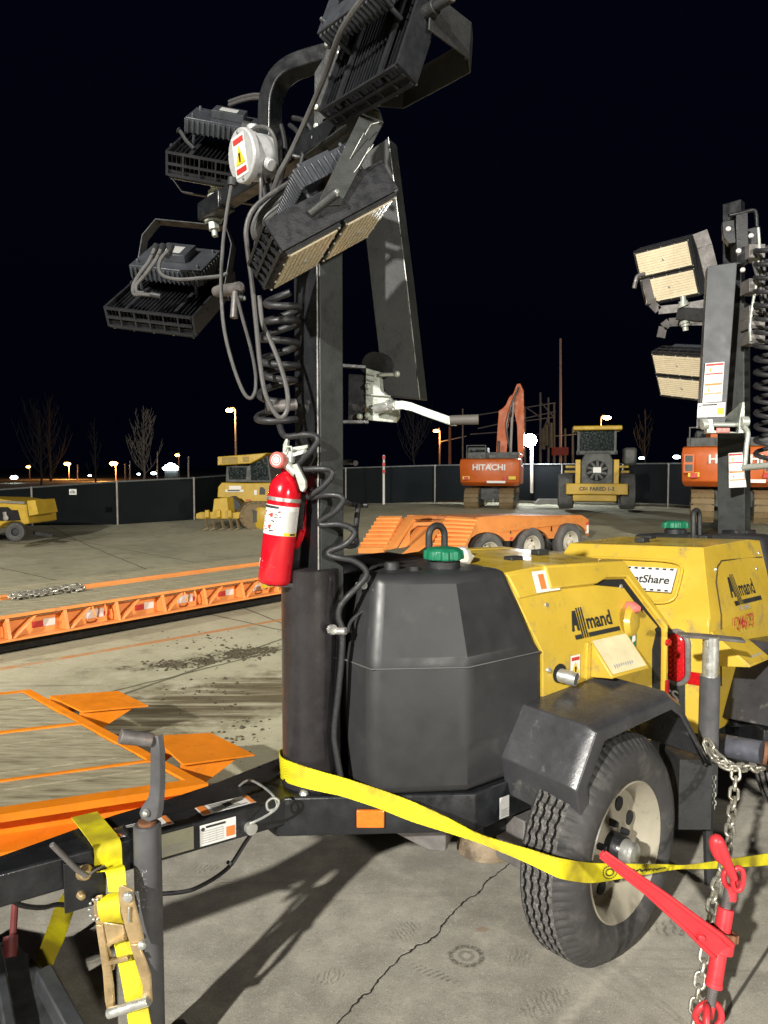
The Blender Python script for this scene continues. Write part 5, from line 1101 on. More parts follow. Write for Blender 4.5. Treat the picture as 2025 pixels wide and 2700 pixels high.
for px, py in ((1920, 604), (1980, 622), (1947, 662), (1958, 712)): m.lathe([(0, .012), (.011, .010), (.014, 0)], at(px, py, Yh-.004), (0, -1, 0), 10)
m.m = 0; m.tube(spline(pxl([(1921, 568), (1950, 562), (1985, 554), (1994, 566), (1996, 600)], Yh), 4), .010, 8)
m.build('mast_head', [black, white], tower2, bevel=.003)
m = MB(); m.tube(spline(pxl([(1999, 600), (2002, 660), (1996, 740), (1985, 800), (1978, 860), (1980, 900)], 3.9), 5), .008, 8); m.m = 1
for py, h in ((680, 22), (770, 24), (838, 22), (866, 26), (906, 26)): m.box(tuple(at(1975, py, 3.9)), tuple(at(1993, py-h, 4.0)))
m.build('mast_fittings', [galv, worn], tower2, bevel=.002)
m = MB(); pts = []
for i in range(16*16+1):
    t = i/16; py = 640+36*t; p = at(2034, py, 3.85); a = 2*math.pi*t; pts.append(p + Vector((.075*math.cos(a), .075*math.sin(a), .012*math.sin(a+.5))))
m.tube(pts, .012, 6); m.build('coil_cord', cablem, tower2, smooth=60)
for pts in ([(1995, 660), (2008, 680), (2016, 720), (2005, 770), (2018, 830)], [(1985, 690), (2000, 740), (2012, 760), (2020, 790)], [(1990, 700), (2006, 716), (2014, 752)], [(1988, 800), (2004, 812), (2020, 806)]):
    m = MB(); m.tube(spline(pxl(pts, 3.88), 5), .008, 8); m.build('cable', cableg, tower2, smooth=60)
FL = np.diag([-1., 1., -1.])
RA = np.array([[.66089, -.33659, -.67077], [-.75023, -.27277, -.60229], [.01976, .90128, -.43279]]) @ FL
RB = np.array([[.42583, -.34591, -.83607], [-.88748, -.33965, -.31149], [-.17622, .87464, -.45162]]) @ FL
lA, fA = make_lamp(tower2, Vector((1.837, 4.836, 2.754)), RA, .38, .359, .085)
lB, fB = make_lamp(tower2, Vector((1.83, 4.523, 2.063)), RB, .40, .30, .085)
m = MB(); m.bar(at(1792, 828, 4.5), at(1950, 838, 4.2), .07, .075); ar2 = m.build('cross_arm', blackm, tower2, bevel=.005)
m = MB()
for a, b in ((1803, 808), (1806, 846)):
    s_ = -1 if b < 828 else 1
    for k, (r, h) in enumerate(((.034, 6), (.026, 14), (.016, 26))): m.cyl(at(a, b, 4.46), at(a+2*s_, b+h*s_, 4.46), r, n=16)
m.build('clamp_bolt', galv, ar2)
def strapx(pts, y, w_, lp, name='yoke'):
    m = MB(); P = pxl(pts, y); m.tube(spline(P, 1), w_, 4) if False else [m.bar(P[i], P[i+1], w_, .008, up=(0, 1, 0)) for i in range(len(P)-1)]; return m.build(name, worn if name == 'yoke' else galv, lp)
strapx([(1702, 736), (1718, 800), (1736, 818), (1795, 812), (1860, 800)], 4.72, .05, lA); strapx([(1845, 612), (1858, 650), (1868, 690), (1880, 740)], 4.55, .09, lA)
m = MB(); m.tube(spline(pxl([(1700, 722), (1682, 728), (1676, 742), (1672, 760)], 4.75), 4), .013, 8); m.build('clamp_lever', worn, lA)
strapx([(1742, 890), (1748, 862), (1764, 850), (1800, 848), (1870, 846)], 4.55, .05, lB)
# ------------------------------------------------------------------ plank lowboy trailer at the lower left
ZD = -.70
low = thing('flatbed_trailer', 'low orange trailer with a bare plank deck and two orange flaps at its end', 'trailer', atz(300, 1950, ZD) - Vector((0, 0, .40)))
bA, bB = atz(545, 2068, ZD), atz(80, 1820, ZD)           # ends of the end beam
dv = (atz(0, 1950, ZD) - atz(230, 1925, ZD)).normalized(); dv = Vector((-math.cos(rad(21)), -math.sin(rad(21)), 0))
bw = (bB-bA)
def lw(s, k, z): return bA + bw*k + dv*s + Vector((0, 0, z))
m = MB()
for i in range(9):
    k0, k1 = .035+.107*i+.002, .035+.107*(i+1)-.002
    m.prism([lw(.10, k0, -.05), lw(.10, k1, -.05), lw(8, k1, -.05), lw(8, k0, -.05)], (0, 0, .05+.004*(i % 3)))
m.build('deck', planks, low, bevel=.004)
m = MB()
m.prism([lw(0, 0, -.05), lw(0, 1, -.05), lw(.09, 1, -.05), lw(.09, 0, -.05)], (0, 0, .062)); m.prism([lw(-.012, .0, -.10), lw(-.012, 1, -.10), lw(.0, 1, -.10), lw(.0, 0, -.10)], (0, 0, .10))
m.build('end_beam', orange, low, bevel=.004)
m = MB()
m.piece(); m.prism([lw(.0, -.008, -.04), lw(.0, .034, -.04), lw(8, .034, -.04), lw(8, -.008, -.04)], (0, 0, .056))
m.prism([lw(.09, .055, -.30), lw(.09, .065, -.30), lw(8, .065, -.30), lw(8, .055, -.30)], (0, 0, .26)); m.prism([lw(.05, -.035, -.22), lw(.05, .07, -.22), lw(8, .07, -.22), lw(8, -.035, -.22)], (0, 0, .025))
m.piece()
m.prism([lw(.0, .97, -.04), lw(.0, 1.0, -.04), lw(8, 1.0, -.04), lw(8, .97, -.04)], (0, 0, .05))
m.build_each('side_rail', orange, low, bevel=.004)
m = MB()
for k, wd in ((.19, .010), (.56, .016)): m.piece(); m.prism([lw(.09, k, -.01), lw(.09, k+wd, -.01), lw(8, k+wd, -.01), lw(8, k, -.01)], (0, 0, .026))
m.build_each('deck_strip', orange, low)
m = MB()
for s in (1.2, 2.8, 4.4): m.piece(); m.prism([lw(s, .1, -.38), lw(s, .9, -.38), lw(s+.1, .9, -.38), lw(s+.1, .1, -.38)], (0, 0, .30))
m.build_each('cross_member', black, low)
for q in ([(130, 1838), (312, 1825), (392, 1864), (216, 1880)], [(400, 1944), (556, 1936), (672, 1994), (482, 2020)]):
    p = [atz(a, b, ZD + (.015 if i in (0, 3) else -.02)) for i, (a, b) in enumerate(q)]
    m = MB(); m.prism(p, (0, 0, .014)); fl = m.build('deck_flap', orange, low, bevel=.003)
    m = MB(); a = p[3] + (p[0]-p[3])*.04; b = p[2] + (p[1]-p[2])*.04; m.piece(); m.prism([a - Vector((0, 0, .005)), a.lerp(b, .78) - Vector((0, 0, .005)), a.lerp(b, .20) - Vector((0, 0, .20)), a - Vector((0, 0, .22))], (p[0]-p[3])*.03); m.piece(); m.prism([p[0], p[0].lerp(p[1], .75), p[0].lerp(p[1], .2) - Vector((0, 0, .2)), p[0] - Vector((0, 0, .2))], (p[3]-p[0])*.03); m.build_each('flap_gusset', orange, fl)
# ------------------------------------------------------------------ long orange lowboy crossing the yard
E0 = Vector((-5.2, 10.0, 0)); ED = Vector((math.cos(rad(50.5)), math.sin(rad(50.5)), 0)); EW = Vector((-ED.y, ED.x, 0)); ZL = -.55
lb = thing('lowboy_trailer', 'long orange lowboy trailer with three tyres in a row at its tail', 'trailer', E0 + ED*6 + Vector((0, 0, -1.1)))
def ll(s, w_, z): return E0 + ED*s + EW*w_ + Vector((0, 0, ZL+z))
S0, S1 = -9, 7.6
m = MB()
for i in range(5): m.prism([ll(S0, .03+.26*i, -.06), ll(S1, .03+.26*i, -.06), ll(S1, .27+.26*i, -.06), ll(S0, .27+.26*i, -.06)], (0, 0, .06+.004*(i % 2)))
for i in range(4): m.prism([ll(S0, 1.72+.22*i, -.06), ll(S1+.6, 1.72+.22*i, -.06), ll(S1+.6, 1.92+.22*i, -.06), ll(S0, 1.92+.22*i, -.06)], (0, 0, .065))
m.build('deck', planks, lb, bevel=.006)
m = MB()
m.prism([ll(S0, -.02, -.03), ll(S1, -.02, -.03), ll(S1, .02, -.03), ll(S0, .02, -.03)], (0, 0, .045)); m.prism([ll(S0, -.10, -.34), ll(S1, -.10, -.34), ll(S1, .06, -.34), ll(S0, .06, -.34)], (0, 0, .03)); m.prism([ll(S0, .13, -.34), ll(S1, .13, -.34), ll(S1, .16, -.34), ll(S0, .16, -.34)], (0, 0, .30))
m.prism([ll(S0, 1.33, -.12), ll(S1, 1.33, -.12), ll(S1, 1.37, -.12), ll(S0, 1.37, -.12)], (0, 0, .13)); m.prism([ll(S0, 1.66, -.10), ll(S1, 1.66, -.10), ll(S1, 1.70, -.10), ll(S0, 1.70, -.10)], (0, 0, .115))
m.build('side_rail', orange2, lb, bevel=.004)
m = MB(); m.prism([ll(S0, .10, -.515), ll(S1, .10, -.515), ll(S1, 2.6, -.515), ll(S0, 2.6, -.515)], (0, 0, .16)); m.build('under_frame', mat('shade_black_underframe', (.008, .007, .006), .9), lb)  # deep frame, near-black colour paints the shade under the deck
m = MB(); n_ = 20
for i in range(n_):
    s = S0 + .82*i
    m.piece(); m.prism([ll(s, -.09, -.31), ll(s, .13, -.31), ll(s, .13, -.03), ll(s, -.01, -.03)], ED*.05); m.prism([ll(s+.05, -.07, -.31), ll(s+.40, -.0, -.05), ll(s+.44, .0, -.05), ll(s+.11, -.07, -.31)], EW*.06)
m.build_each('rail_bracket', orange2, lb, bevel=.004)
m = MB()
for i in range(0, n_, 2):
    s = S0 + .82*i + .46; P = [ll(s, .02, -.04), ll(s, -.03, -.14), ll(s+.03, -.04, -.22), ll(s+.10, -.045, -.24), ll(s+.17, -.04, -.22), ll(s+.2, -.03, -.14), ll(s+.2, .02, -.04)]; m.piece(); m.tube(spline(P, 4), .014, 6)
m.build_each('tie_ring', orange2, lb, smooth=60)
m = MB()
for i in range(n_):
    s = S0 + .82*i + .42; m.piece()
    if i % 2: m.m = 0; m.prism([ll(s, .122, -.25), ll(s+.16, .122, -.25), ll(s+.16, .122, -.16), ll(s, .122, -.16)], EW*.004); m.m = 1; m.prism([ll(s+.162, .122, -.25), ll(s+.34, .122, -.25), ll(s+.34, .122, -.14), ll(s+.162, .122, -.14)], EW*.004)
    else: m.m = 1; m.prism([ll(s-.02, .122, -.25), ll(s+.28, .122, -.25), ll(s+.28, .122, -.12), ll(s-.02, .122, -.12)], EW*.004); m.m = 0; m.prism([ll(s+.282, .122, -.25), ll(s+.37, .122, -.25), ll(s+.37, .122, -.17), ll(s+.282, .122, -.17)], EW*.004)
m.build_each('reflective_tape', [inkr, white], lb, smooth=0)
m = MB(); s = 4.6; m.prism([ll(s, -.03, -.20), ll(s+.3, -.03, -.20), ll(s+.3, -.03, -.12), ll(s, -.03, -.12)], EW*.03); m.build('side_marker', inky, lb, bevel=.004)
# tail: ramps, rail with wheel arches
def py(q, ys): return [at(a, b, y) for (a, b), y in zip(q, ys)]
m = MB()
for q, ys in (([(999, 1360), (1060, 1360), (1014, 1446), (944, 1446)], (18.6, 18.2, 16.2, 16.6)), ([(1178, 1360), (1263, 1366), (1221, 1448), (1136, 1448)], (18.2, 17.8, 15.8, 16.2))):
    p = py(q, ys); m.piece(); m.prism(p, (0, .02, -.12))
    for k in range(1, 8):
        a, b = p[0].lerp(p[3], k/8), p[1].lerp(p[2], k/8); m.bar(a+Vector((0, -.03, .02)), b+Vector((0, -.03, .02)), .045, .05)
m.build_each('ramp', orange2, lb, bevel=.01)
m = MB()
for q, ys in (([(1066, 1364), (1100, 1360), (1126, 1366), (1090, 1370), (1034, 1448), (1006, 1452)], (18.4, 18.4, 18.2, 18.2, 16.1, 16.1)), ([(1160, 1372), (1178, 1366), (1190, 1366), (1140, 1425), (1085, 1462), (1052, 1466)], (18, 18, 18, 16.8, 15.6, 15.6))):
    m.piece(); m.prism(py(q, ys), (.12, .25, 0))
m.piece(); m.prism(py([(1090, 1378), (1160, 1376), (1160, 1384), (1100, 1386), (1082, 1400), (1080, 1440), (1050, 1446)], (18, 18, 18, 18, 17.6, 16.6, 16.2)), (.0, .1, 0)); m.prism(py([(1096, 1390), (1155, 1388), (1130, 1425), (1060, 1446)], (18.1, 18.1, 17.2, 16.4)), (0, .05, 0))
m.build_each('gooseneck', orange2, lb, bevel=.01)
def arch(cx, cy, r, a0, a1, n=9): return [(cx+r*math.cos(a0+(a1-a0)*k/n), cy-r*.95*math.sin(a0+(a1-a0)*k/n)) for k in range(n+1)]
def yb(px): return 17.6 + (px-1263)*(23.6-17.6)/(1552-1263)
outl = [(1214, 1452), (1263, 1364), (1340, 1358), (1440, 1360), (1533, 1358), (1552, 1370), (1552, 1412), (1545, 1412)] + arch(1507, 1424, 46, .28, 2.80) + [(1460, 1420), (1446, 1420)] + arch(1402, 1440, 50, .42, 2.72) + [(1352, 1426), (1336, 1426)] + arch(1284, 1460, 60, .62, 2.55) + [(1232, 1456)]
m = MB(); m.prism([at(a, b, yb(a)) for a, b in outl], (-.05, .10, 0)); tail = m.build('tail_rail', orange2, lb, bevel=.01)
m = MB()
for a, b in ((1344, 1398), (1452, 1392)): m.prism([at(a-4, b-9, yb(a)-.01), at(a+4, b-9, yb(a)-.01), at(a+4, b+9, yb(a)-.01), at(a-4, b+9, yb(a)-.01)], (0, .02, 0))
m.m = 1
for a, b, w_ in ((1345, 1420, 10), (1546, 1380, 8)): m.prism([at(a-w_*.7, b-4, yb(a)-.02), at(a+w_*.7, b-4, yb(a)-.02), at(a+w_*.7, b+4, yb(a)-.02), at(a-w_*.7, b+4, yb(a)-.02)], (0, .02, 0))
m.m = 2; a, b = 1548, 1392; m.prism([at(a-4, b-8, yb(a)-.02), at(a+4, b-8, yb(a)-.02), at(a+4, b+14, yb(a)-.02), at(a-4, b+14, yb(a)-.02)], (0, .02, 0))
m.build('tail_marks', [hole, inkr, white], tail, smooth=0)
m = MB(); P = [at(1263, 1366, yb(1263)+.2), at(1533, 1360, yb(1533)+.2), at(1533, 1360, yb(1533)+.2)+Vector((-1.7, 1.2, 0)), at(1263, 1366, yb(1263)+.2)+Vector((-1.7, 1.2, 0))]
m.prism(P, (0, 0, -.08)); m.prism([p + Vector((-.4, .3, -.1)) for p in P], (0, 0, -.45)); m.build('tail_deck', mat('dirty_orange', (.50, .17, .05), .6, var=.3), lb)
wn_ = Vector((.60, -.80, 0)).normalized(); wp = Vector((.80, .60, 0))
def lwheel(c, R, par):
    m = MB(); ax = wn_; o = c - wn_*.0
    m.lathe([(R*.56, 0), (R*.585, .02), (R*.60, .02), (R*.57, -.02), (R*.52, -.10), (R*.50, -.15), (R*.36, -.165), (R*.30, -.12), (R*.20, -.11), (R*.19, -.02), (R*.10, .0), (0, .0)], o, ax, 40)
    m.m = 1
    b = Vector((0, 0, 1)); a = b.cross(ax)
    for k in range(8):
        t = 2*math.pi*k/8; p = o + (a*math.cos(t)+b*math.sin(t))*R*.43 - ax*.155; m.lathe([(0, .012), (R*.055, .012), (R*.055, -.01)], p, ax, 12)
    w_ = m.build('wheel', [mat('pale_rim_paint', (.62, .59, .50), .45, var=.12), hole], par, smooth=40)
    m = MB()
    for off in (0, -.36):
        m.lathe([(R*.58, off-.02), (R*.66, off+.02), (R*.80, off+.035), (R*.92, off+.01), (R*.985, off-.03), (R, off-.06), (R, off-.11), (R*.985, off-.115), (R*.985, off-.125), (R, off-.13), (R, off-.20), (R*.985, off-.23), (R*.90, off-.27), (R*.6, off-.25)], o, ax, 56)
    m.build('tyre', rubber2, w_, smooth=40)
for cx, cy, y, R in ((1290, 1464, 18.0, .55), (1402, 1444, 20.2, .56), (1504, 1430, 22.0, .565)): lwheel(at(cx, cy, y), R, lb)
m = MB(); rs = random.Random(11); pth = []
for i in range(34): pth.append(ll(1.1+.55*math.sin(i*1.9)+.2*rs.random(), 1.25+.16*math.sin(i*2.7), .03+.05*rs.random()))
chain(m, pth, .075, .013, .030)
tag(m.build('chain_heap', chm, lb and None, smooth=0), 'small heap of pale chain lying on the lowboy planks at the left edge', 'chain')
# ------------------------------------------------------------------ slatted chain link fence
fence = thing('chain_link_fence', 'dark slatted chain link fence with pale posts running behind the machines', 'fence', at(560, 1378, 29.5))
def fence_mat():
    m, t, b = nodes_of('dark_privacy_slats'); g = NG(t)
    tc = g.N.new('ShaderNodeTexCoord'); sp = g.N.new('ShaderNodeSeparateXYZ'); g.L.new(tc.outputs['UV'], sp.inputs[0]); x, y = sp.outputs[0], sp.outputs[1]
    v = g.m('PINGPONG', g.m('MULTIPLY', x, 1.0), .07); sl = g.ramp(v, .006, .02)
    d1 = g.m('PINGPONG', g.m('ADD', x, y), .035); d2 = g.m('PINGPONG', g.m('SUBTRACT', x, y), .035); wire = g.m('MAXIMUM', g.ramp(d1, .006, .002), g.ramp(d2, .006, .002))
    n = g.noise(tc.outputs['Object'], .8, 6); base = g.mix(g.ramp(n, .35, .65), (.0030, .0050, .0064), (.0058, .0082, .0100))
    c = g.mix(sl, (.003, .004, .005), base); c = g.mix(g.m('MULTIPLY', wire, .55), c, (.030, .033, .035)); g.L.new(c, b.inputs['Base Color']); b.inputs['Roughness'].default_value = .8; b.inputs['Specular IOR Level'].default_value = .12
    return m
FP = [(-400, 1462, 1312), (-120, 1428, 1300), (88, 1406, 1285), (312, 1392, 1270), (514, 1378, 1260), (720, 1345, 1244), (912, 1329, 1234), (1010, 1327, 1231), (1146, 1320, 1227), (1300, 1318, 1225), (1480, 1322, 1224), (1640, 1325, 1223), (1760, 1328, 1222), (1900, 1340, 1222), (2100, 1350, 1220), (2400, 1370, 1212)]
posts = []
for px, b_, t_ in FP:
    y = 1.88*FPX/(b_-t_); p = at(px, b_, y); q = at(px, t_, y); posts.append((p, q.z-p.z))
m = MB(); uvs = []; acc = 0; UVL = []
for i in range(len(posts)-1):
    (a, h0), (b, h1) = posts[i], posts[i+1]; L_ = (b-a).length
    m.add([a, b, b+Vector((0, 0, h1)), a+Vector((0, 0, h0)), a+Vector((0, .04, 0)), b+Vector((0, .04, 0)), b+Vector((0, .04, h1)), a+Vector((0, .04, h0))], [(0, 1, 2, 3), (7, 6, 5, 4), (3, 2, 6, 7), (0, 4, 5, 1)]); UVL.append((acc, acc+L_, h0, h1)); acc += L_
fo = m.build('slat_panel', fence_mat(), fence, smooth=0); uv = fo.data.uv_layers.new(name='UVMap')
for pi, p in enumerate(fo.data.polygons):
    a0, a1, h0, h1 = UVL[pi//4]; va = p.vertices
    for k, li in enumerate(p.loop_indices):
        vi = fo.data.loops[li].vertex_index % 8; uv.data[li].uv = ((a1 if vi in (1, 2, 5, 6) else a0), (h1 if vi in (2, 3, 6, 7) else 0))
m = MB()
for i in range(len(posts)-1):
    (a, h0), (b, h1) = posts[i], posts[i+1]; m.cyl(a+Vector((0, -.02, h0)), b+Vector((0, -.02, h1)), .035, n=8)
m.build('top_rail', mat('dull_galvanised', (.16, .165, .16), .5, .3), fence)
for i, (p, h) in enumerate(posts):
    m = MB(); m.cyl(p+Vector((0, -.06, -.3)), p+Vector((0, -.06, h+.03)), .042, n=10); m.build('post', polem, fence)
def fsign(px, py_, w_, h_, seed):
    y = 26.5 if px < 600 else 34.5; c = at(px, py_, y); m = MB(); m.box((c.x-w_, c.y, c.z-h_), (c.x+w_, c.y+.01, c.z+h_)); m.m = 1; rs = random.Random(seed)
    for k in range(4): x = c.x-w_*.7+w_*.38*k; m.box((x, c.y-.004, c.z-h_*.6), (x+w_*.2, c.y, c.z+h_*rs.uniform(.1, .7)))
    m.build('small_sign', [white, inkm], fence, smooth=0)
fsign(192, 1297, .13, .10, 1)
# ------------------------------------------------------------------ machines
def frame_at(px, py_, y, rz):
    p = at(px, py_, y); M = Matrix.Translation(p) @ Matrix.Rotation(rz, 4, 'Z'); return p, lambda v: M @ Vector(v)
def track(T, x0, x1, L0, L1_, H, root):
    """crawler: pads round a rounded loop between y = L0 and L1"""
    m = MB(T); r = H/2; n = 10; prof = [(L0+r + r*math.cos(math.pi/2+math.pi*k/n), r+r*math.sin(math.pi/2+math.pi*k/n)) for k in range(n+1)] + [(L1_-r + r*math.cos(-math.pi/2+math.pi*k/n), r+r*math.sin(-math.pi/2+math.pi*k/n)) for k in range(n+1)]
    m.loops([[Vector((x, a, b)) for a, b in prof] for x in (x0+.06, x1-.06)])
    P = [Vector((0, a, b)) for a, b in prof]; P.append(P[0]); tot = sum((P[i+1]-P[i]).length for i in range(len(P)-1)); stp = .19; N_ = int(tot/stp); d = 0; i = 0; s0 = 0
    for k in range(N_):
        want = k*tot/N_
        while s0 + (P[i+1]-P[i]).length < want: s0 += (P[i+1]-P[i]).length; i += 1
        p = P[i].lerp(P[i+1], (want-s0)/(P[i+1]-P[i]).length); t = (P[i+1]-P[i]).normalized(); nn = Vector((1, 0, 0)).cross(t)
        m.obox(p + Vector(((x0+x1)/2, 0, 0)), Vector((x1-x0, 0, 0)), t*.165, nn*.05)
    tr = m.build('crawler_track', trackm, root)
    m = MB(T); m.box((x0+.02, L0+.5, .25), (x1-.02, L1_-.5, H-.3)); m.build('track_frame', greym, tr)
def excavator(px, py_, y, rz, W_, label, grp, txt, full=True):
    p, T = frame_at(px, py_, y, rz); ex_ = thing('excavator', label, 'excavator', p, rz, grp)
    w = W_/2
    for sx in (-1, 1): track(T, sx*w*.58-(.32 if sx < 0 else .32), sx*w*.58+.32, -1.4, 2.6, .95, ex_)
    m = MB(T); m.box((-w*.4, -.4, .45), (w*.4, 1.6, .95)); m.cyl((0, .6, .9), (0, .6, 1.15), .65, n=24); m.build('undercarriage', greym, ex_)
    m = MB(T); rings = []
    for z, k, r in ((1.08, .93, -1.05), (1.25, .98, -1.30), (2.05, 1.0, -1.42), (2.28, .98, -1.34), (2.32, .94, -1.15)):
        ring = []
        for a in range(13):
            t = -1 + 2*a/12; ring.append(Vector((w*k*t, r + .32*abs(t)**2.6, z)))
        ring += [Vector((w*k, .0, z)), Vector((-w*k, .0, z))]; rings.append(ring)
    m.loops(rings); cw = m.build('counterweight', exor, ex_, bevel=.02)
    m = MB(T); m.box((-w*.97, .0, 1.12), (w*.97, 2.3, 2.0)); m.box((-w*.2, .1, 2.0), (w*.97, 1.4, 2.55)); m.build('engine_housing', exor, ex_, bevel=.05)
    m = MB(T); m.box((-w*.9, .05, 2.3), (w*.9, 1.3, 2.62)); m.box((-w*.1, -.1, 2.33), (w*.85, .2, 2.50)); m.cyl((w*.2, .4, 2.5), (w*.2, .4, 3.15), .07, n=12); m.bar((-w*.85, -.2, 2.33), (-w*.85, -.2, 2.95), .04, .04, up=(1, 0, 0)); m.bar((-w*.2, -.2, 2.33), (-w*.2, -.2, 2.95), .04, .04, up=(1, 0, 0)); m.bar((-w*.85, -.2, 2.93), (-w*.2, -.2, 2.93), .04, .04)
    m.build('hood_and_rails', greym, ex_, bevel=.01)
    cx0, cx1 = (-.97, -.30) if full else (-.72, -.15)
    m = MB(T); m.box((w*cx0, 1.3, 1.1), (w*cx1, 2.9, 2.9)); cb = m.build('cab', greym, ex_, bevel=.06)
    m = MB(T); m.box((w*(cx0+.07), 1.285, 2.05), (w*(cx1-.06), 1.299, 2.78)); m.build('cab_window', glass, cb)
    m = MB()
    fnb = lambda u, v: T((u, -1.425 + .32*abs(u/w)**2.6 - .01, 1.80+v)); m.text(txt, fnb, .36, bold=.028, sx=1.05); m.tf = None
    m.tf = None; m.build('maker_lettering', white, cw, smooth=0)
    m = MB(T); m.m = 0
    for s_ in (-1, 1):
        m.piece(); m.m = 0; x = s_*w*.76; a = -1.42 + .32*.76**2.6 - .02; m.box((x-.16, a-.02, 1.38), (x+.16, a+.05, 1.52)); m.m = 1; m.box((x-.16-.14*s_ - .07, a-.04, 1.36), (x-.16-.14*s_+.13, a+.05, 1.50))
    m.piece(); m.m = 2; m.box((-.08, -1.45, 1.22), (w*.55, -1.42, 1.32)); m.build_each('rear_marker', [inky, inkr, white], cw)
    if not full:
        for s_ in (-1, 1):
            m = MB(T); x = s_*w*.74; a = -1.42 + .32*.74**2.6; m.box((x-.30*w/1.35, a-.045, 1.50), (x-.02, a+.04, 2.08)); v_ = m.build('vent_panel', exor, cw, bevel=.01)
            m = MB(T)
            for zz in (1.56, 1.83): m.box((x-.25*w/1.35, a-.055, zz), (x-.07, a-.040, zz+.20))
            m.build('vent_grille', greym, v_)
    return ex_, T
exc, TX = excavator(1296, 1341, 34.4, rad(-14), 2.7, 'orange excavator with its boom raised beside the bright white lamp', 'orange excavators', 'HITACHI')
m = MB(); YB = 36.0
m.prism(pxl([(1308, 1195), (1311, 1140), (1315, 1083), (1326, 1076), (1334, 1067), (1342, 1048), (1350, 1040), (1362, 1050), (1346, 1088), (1339, 1130), (1336, 1195)], YB), Vector((.1, .6, 0))); bo = m.build('boom', exor, exc, bevel=.02)
m = MB(); m.prism(pxl([(1358, 1024), (1363, 1012), (1372, 1011), (1381, 1030), (1382, 1100), (1381, 1204), (1366, 1206), (1363, 1120), (1355, 1085), (1349, 1045)], YB+.3), Vector((.1, .5, 0))); m.build('boom_arm', exor, exc, bevel=.02)
m = MB(); m.cyl(at(1346, 1195, YB-.2), at(1350, 1100, YB-.2), .07, n=10); m.cyl(at(1350, 1120, YB-.2), at(1354, 1060, YB-.2), .05, n=10); m.build('hydraulic_ram', polem, bo)
m = MB(); m.tube(spline(pxl([(1344, 1180), (1336, 1120), (1352, 1060), (1368, 1020)], YB-.1), 4), .05, 6); m.build('hydraulic_hose', black, bo)
exc2, TX2 = excavator(1927, 1372, 23.31, rad(-22), 2.98, 'orange excavator standing behind the mast of the second light tower', 'orange excavators', 'HITACHI', full=False)
m = MB(); m.prism(pxl([(1872, 1175), (1874, 1145), (1888, 1118), (1915, 1116), (1920, 1180)], 24), Vector((.1, .6, 0))); m.build('boom', exor, exc2, bevel=.02)
# wheel loader
pl, TLd = frame_at(1572, 1345, 29.0, rad(-15)); wl_ = thing('wheel_loader', 'yellow wheel loader seen from behind beside the fence', 'wheel loader', pl, rad(-15))
m = MB(TLd); m.prism([Vector((a, -.35, b)) for a, b in ((-1.16, .62), (1.16, .62), (1.16, 1.05), (-1.16, 1.05))], (0, .5, 0)); m.box((-.9, -.2, .35), (.75, .6, .62)); m.build('counterweight', yelb, wl_, bevel=.03)
m = MB(TLd); m.prism([Vector((a, -.1, b)) for a, b in ((-.62, 1.0), (.62, 1.0), (.62, 1.9), (.45, 2.25), (-.45, 2.25), (-.62, 1.9))], (0, 1.8, 0)); m.build('engine_cowl', greym, wl_, bevel=.05)
m = MB(TLd); m.cyl((0, -.11, 1.55), (0, -.16, 1.55), .40, n=28); m.m = 1
for k in range(10): t = 2*math.pi*k/10; m.bar((.1*math.cos(t), -.19, 1.55+.1*math.sin(t)), (.38*math.cos(t+.3), -.19, 1.55+.38*math.sin(t+.3)), .09, .02, up=(0, 1, 0))
m.m = 2; m.box((-.15, -.24, 1.47), (.15, -.20, 1.68)); m.build('radiator_grille', [hole, greym, white], wl_)
m = MB(TLd)
for s_ in (-1, 1): m.box((s_*.72-.10, -.22, 1.0), (s_*.72+.10, 1.6, 1.98)); m.box((s_*.9-.3, .2, 1.65), (s_*.9+.3, 1.5, 1.75)); m.box((min(s_*.62, s_*1.25), .6, 1.45), (max(s_*.62, s_*1.25), 2.0, 1.55))
m.build('fender_panel', yelb, wl_, bevel=.02)
m = MB(TLd); m.box((-.80, 1.3, 2.2), (.82, 2.8, 2.35)); 
for a, b in ((-.72, 1.35), (.72, 1.35), (-.72, 2.7), (.72, 2.7)): m.bar((a, b, 2.2), (a, b, 3.22), .10, .10, up=(1, 0, 0))
cb = m.build('cab', greym, wl_, bevel=.01)
m = MB(TLd); m.box((-.68, 1.36, 2.35), (.68, 1.38, 3.18)); m.build('cab_window', glass, cb)
m = MB(TLd); m.box((-.95, 1.05, 3.18), (.98, 3.0, 3.36)); m.build('cab_roof', yelb, cb, bevel=.05)
m = MB(TLd); m.box((1.0, .3, 1.75), (1.5, 1.2, 2.45)); m.build('side_tank', greym, wl_, bevel=.1)
for s_ in (-1, 1):
    R = .72; m = MB(TLd); m.lathe([(.3, -.30), (.6, -.31), (.70, -.26), (.72, -.1), (.72, .1), (.70, .26), (.6, .31), (.3, .30)], (s_*1.18, .7, R), (s_, 0, 0), 36, closed=True, rf=lambda k, i, r, h: (r-(.05 if k in (3, 4) and i % 3 == 0 else 0), h)); w_ = m.build('wheel', rubber2, wl_)
    m = MB(TLd); m.lathe([(0, .2), (.3, .22), (.32, .30)], (s_*1.18, .7, R), (s_, 0, 0), 24); m.build('rim', yelb, w_)
    m = MB(TLd); m.lathe([(.3, -.30), (.6, -.31), (.72, -.1), (.72, .1), (.6, .31), (.3, .30)], (s_*1.18, 3.6, R), (s_, 0, 0), 30, closed=True); m.build('wheel', rubber2, wl_)
m = MB(); m.text('C01 FARED 1-3', lambda u, v: TLd((u, -.365, .78+v)), .2, bold=.03); m.build('rear_lettering', inkm, wl_, smooth=0)
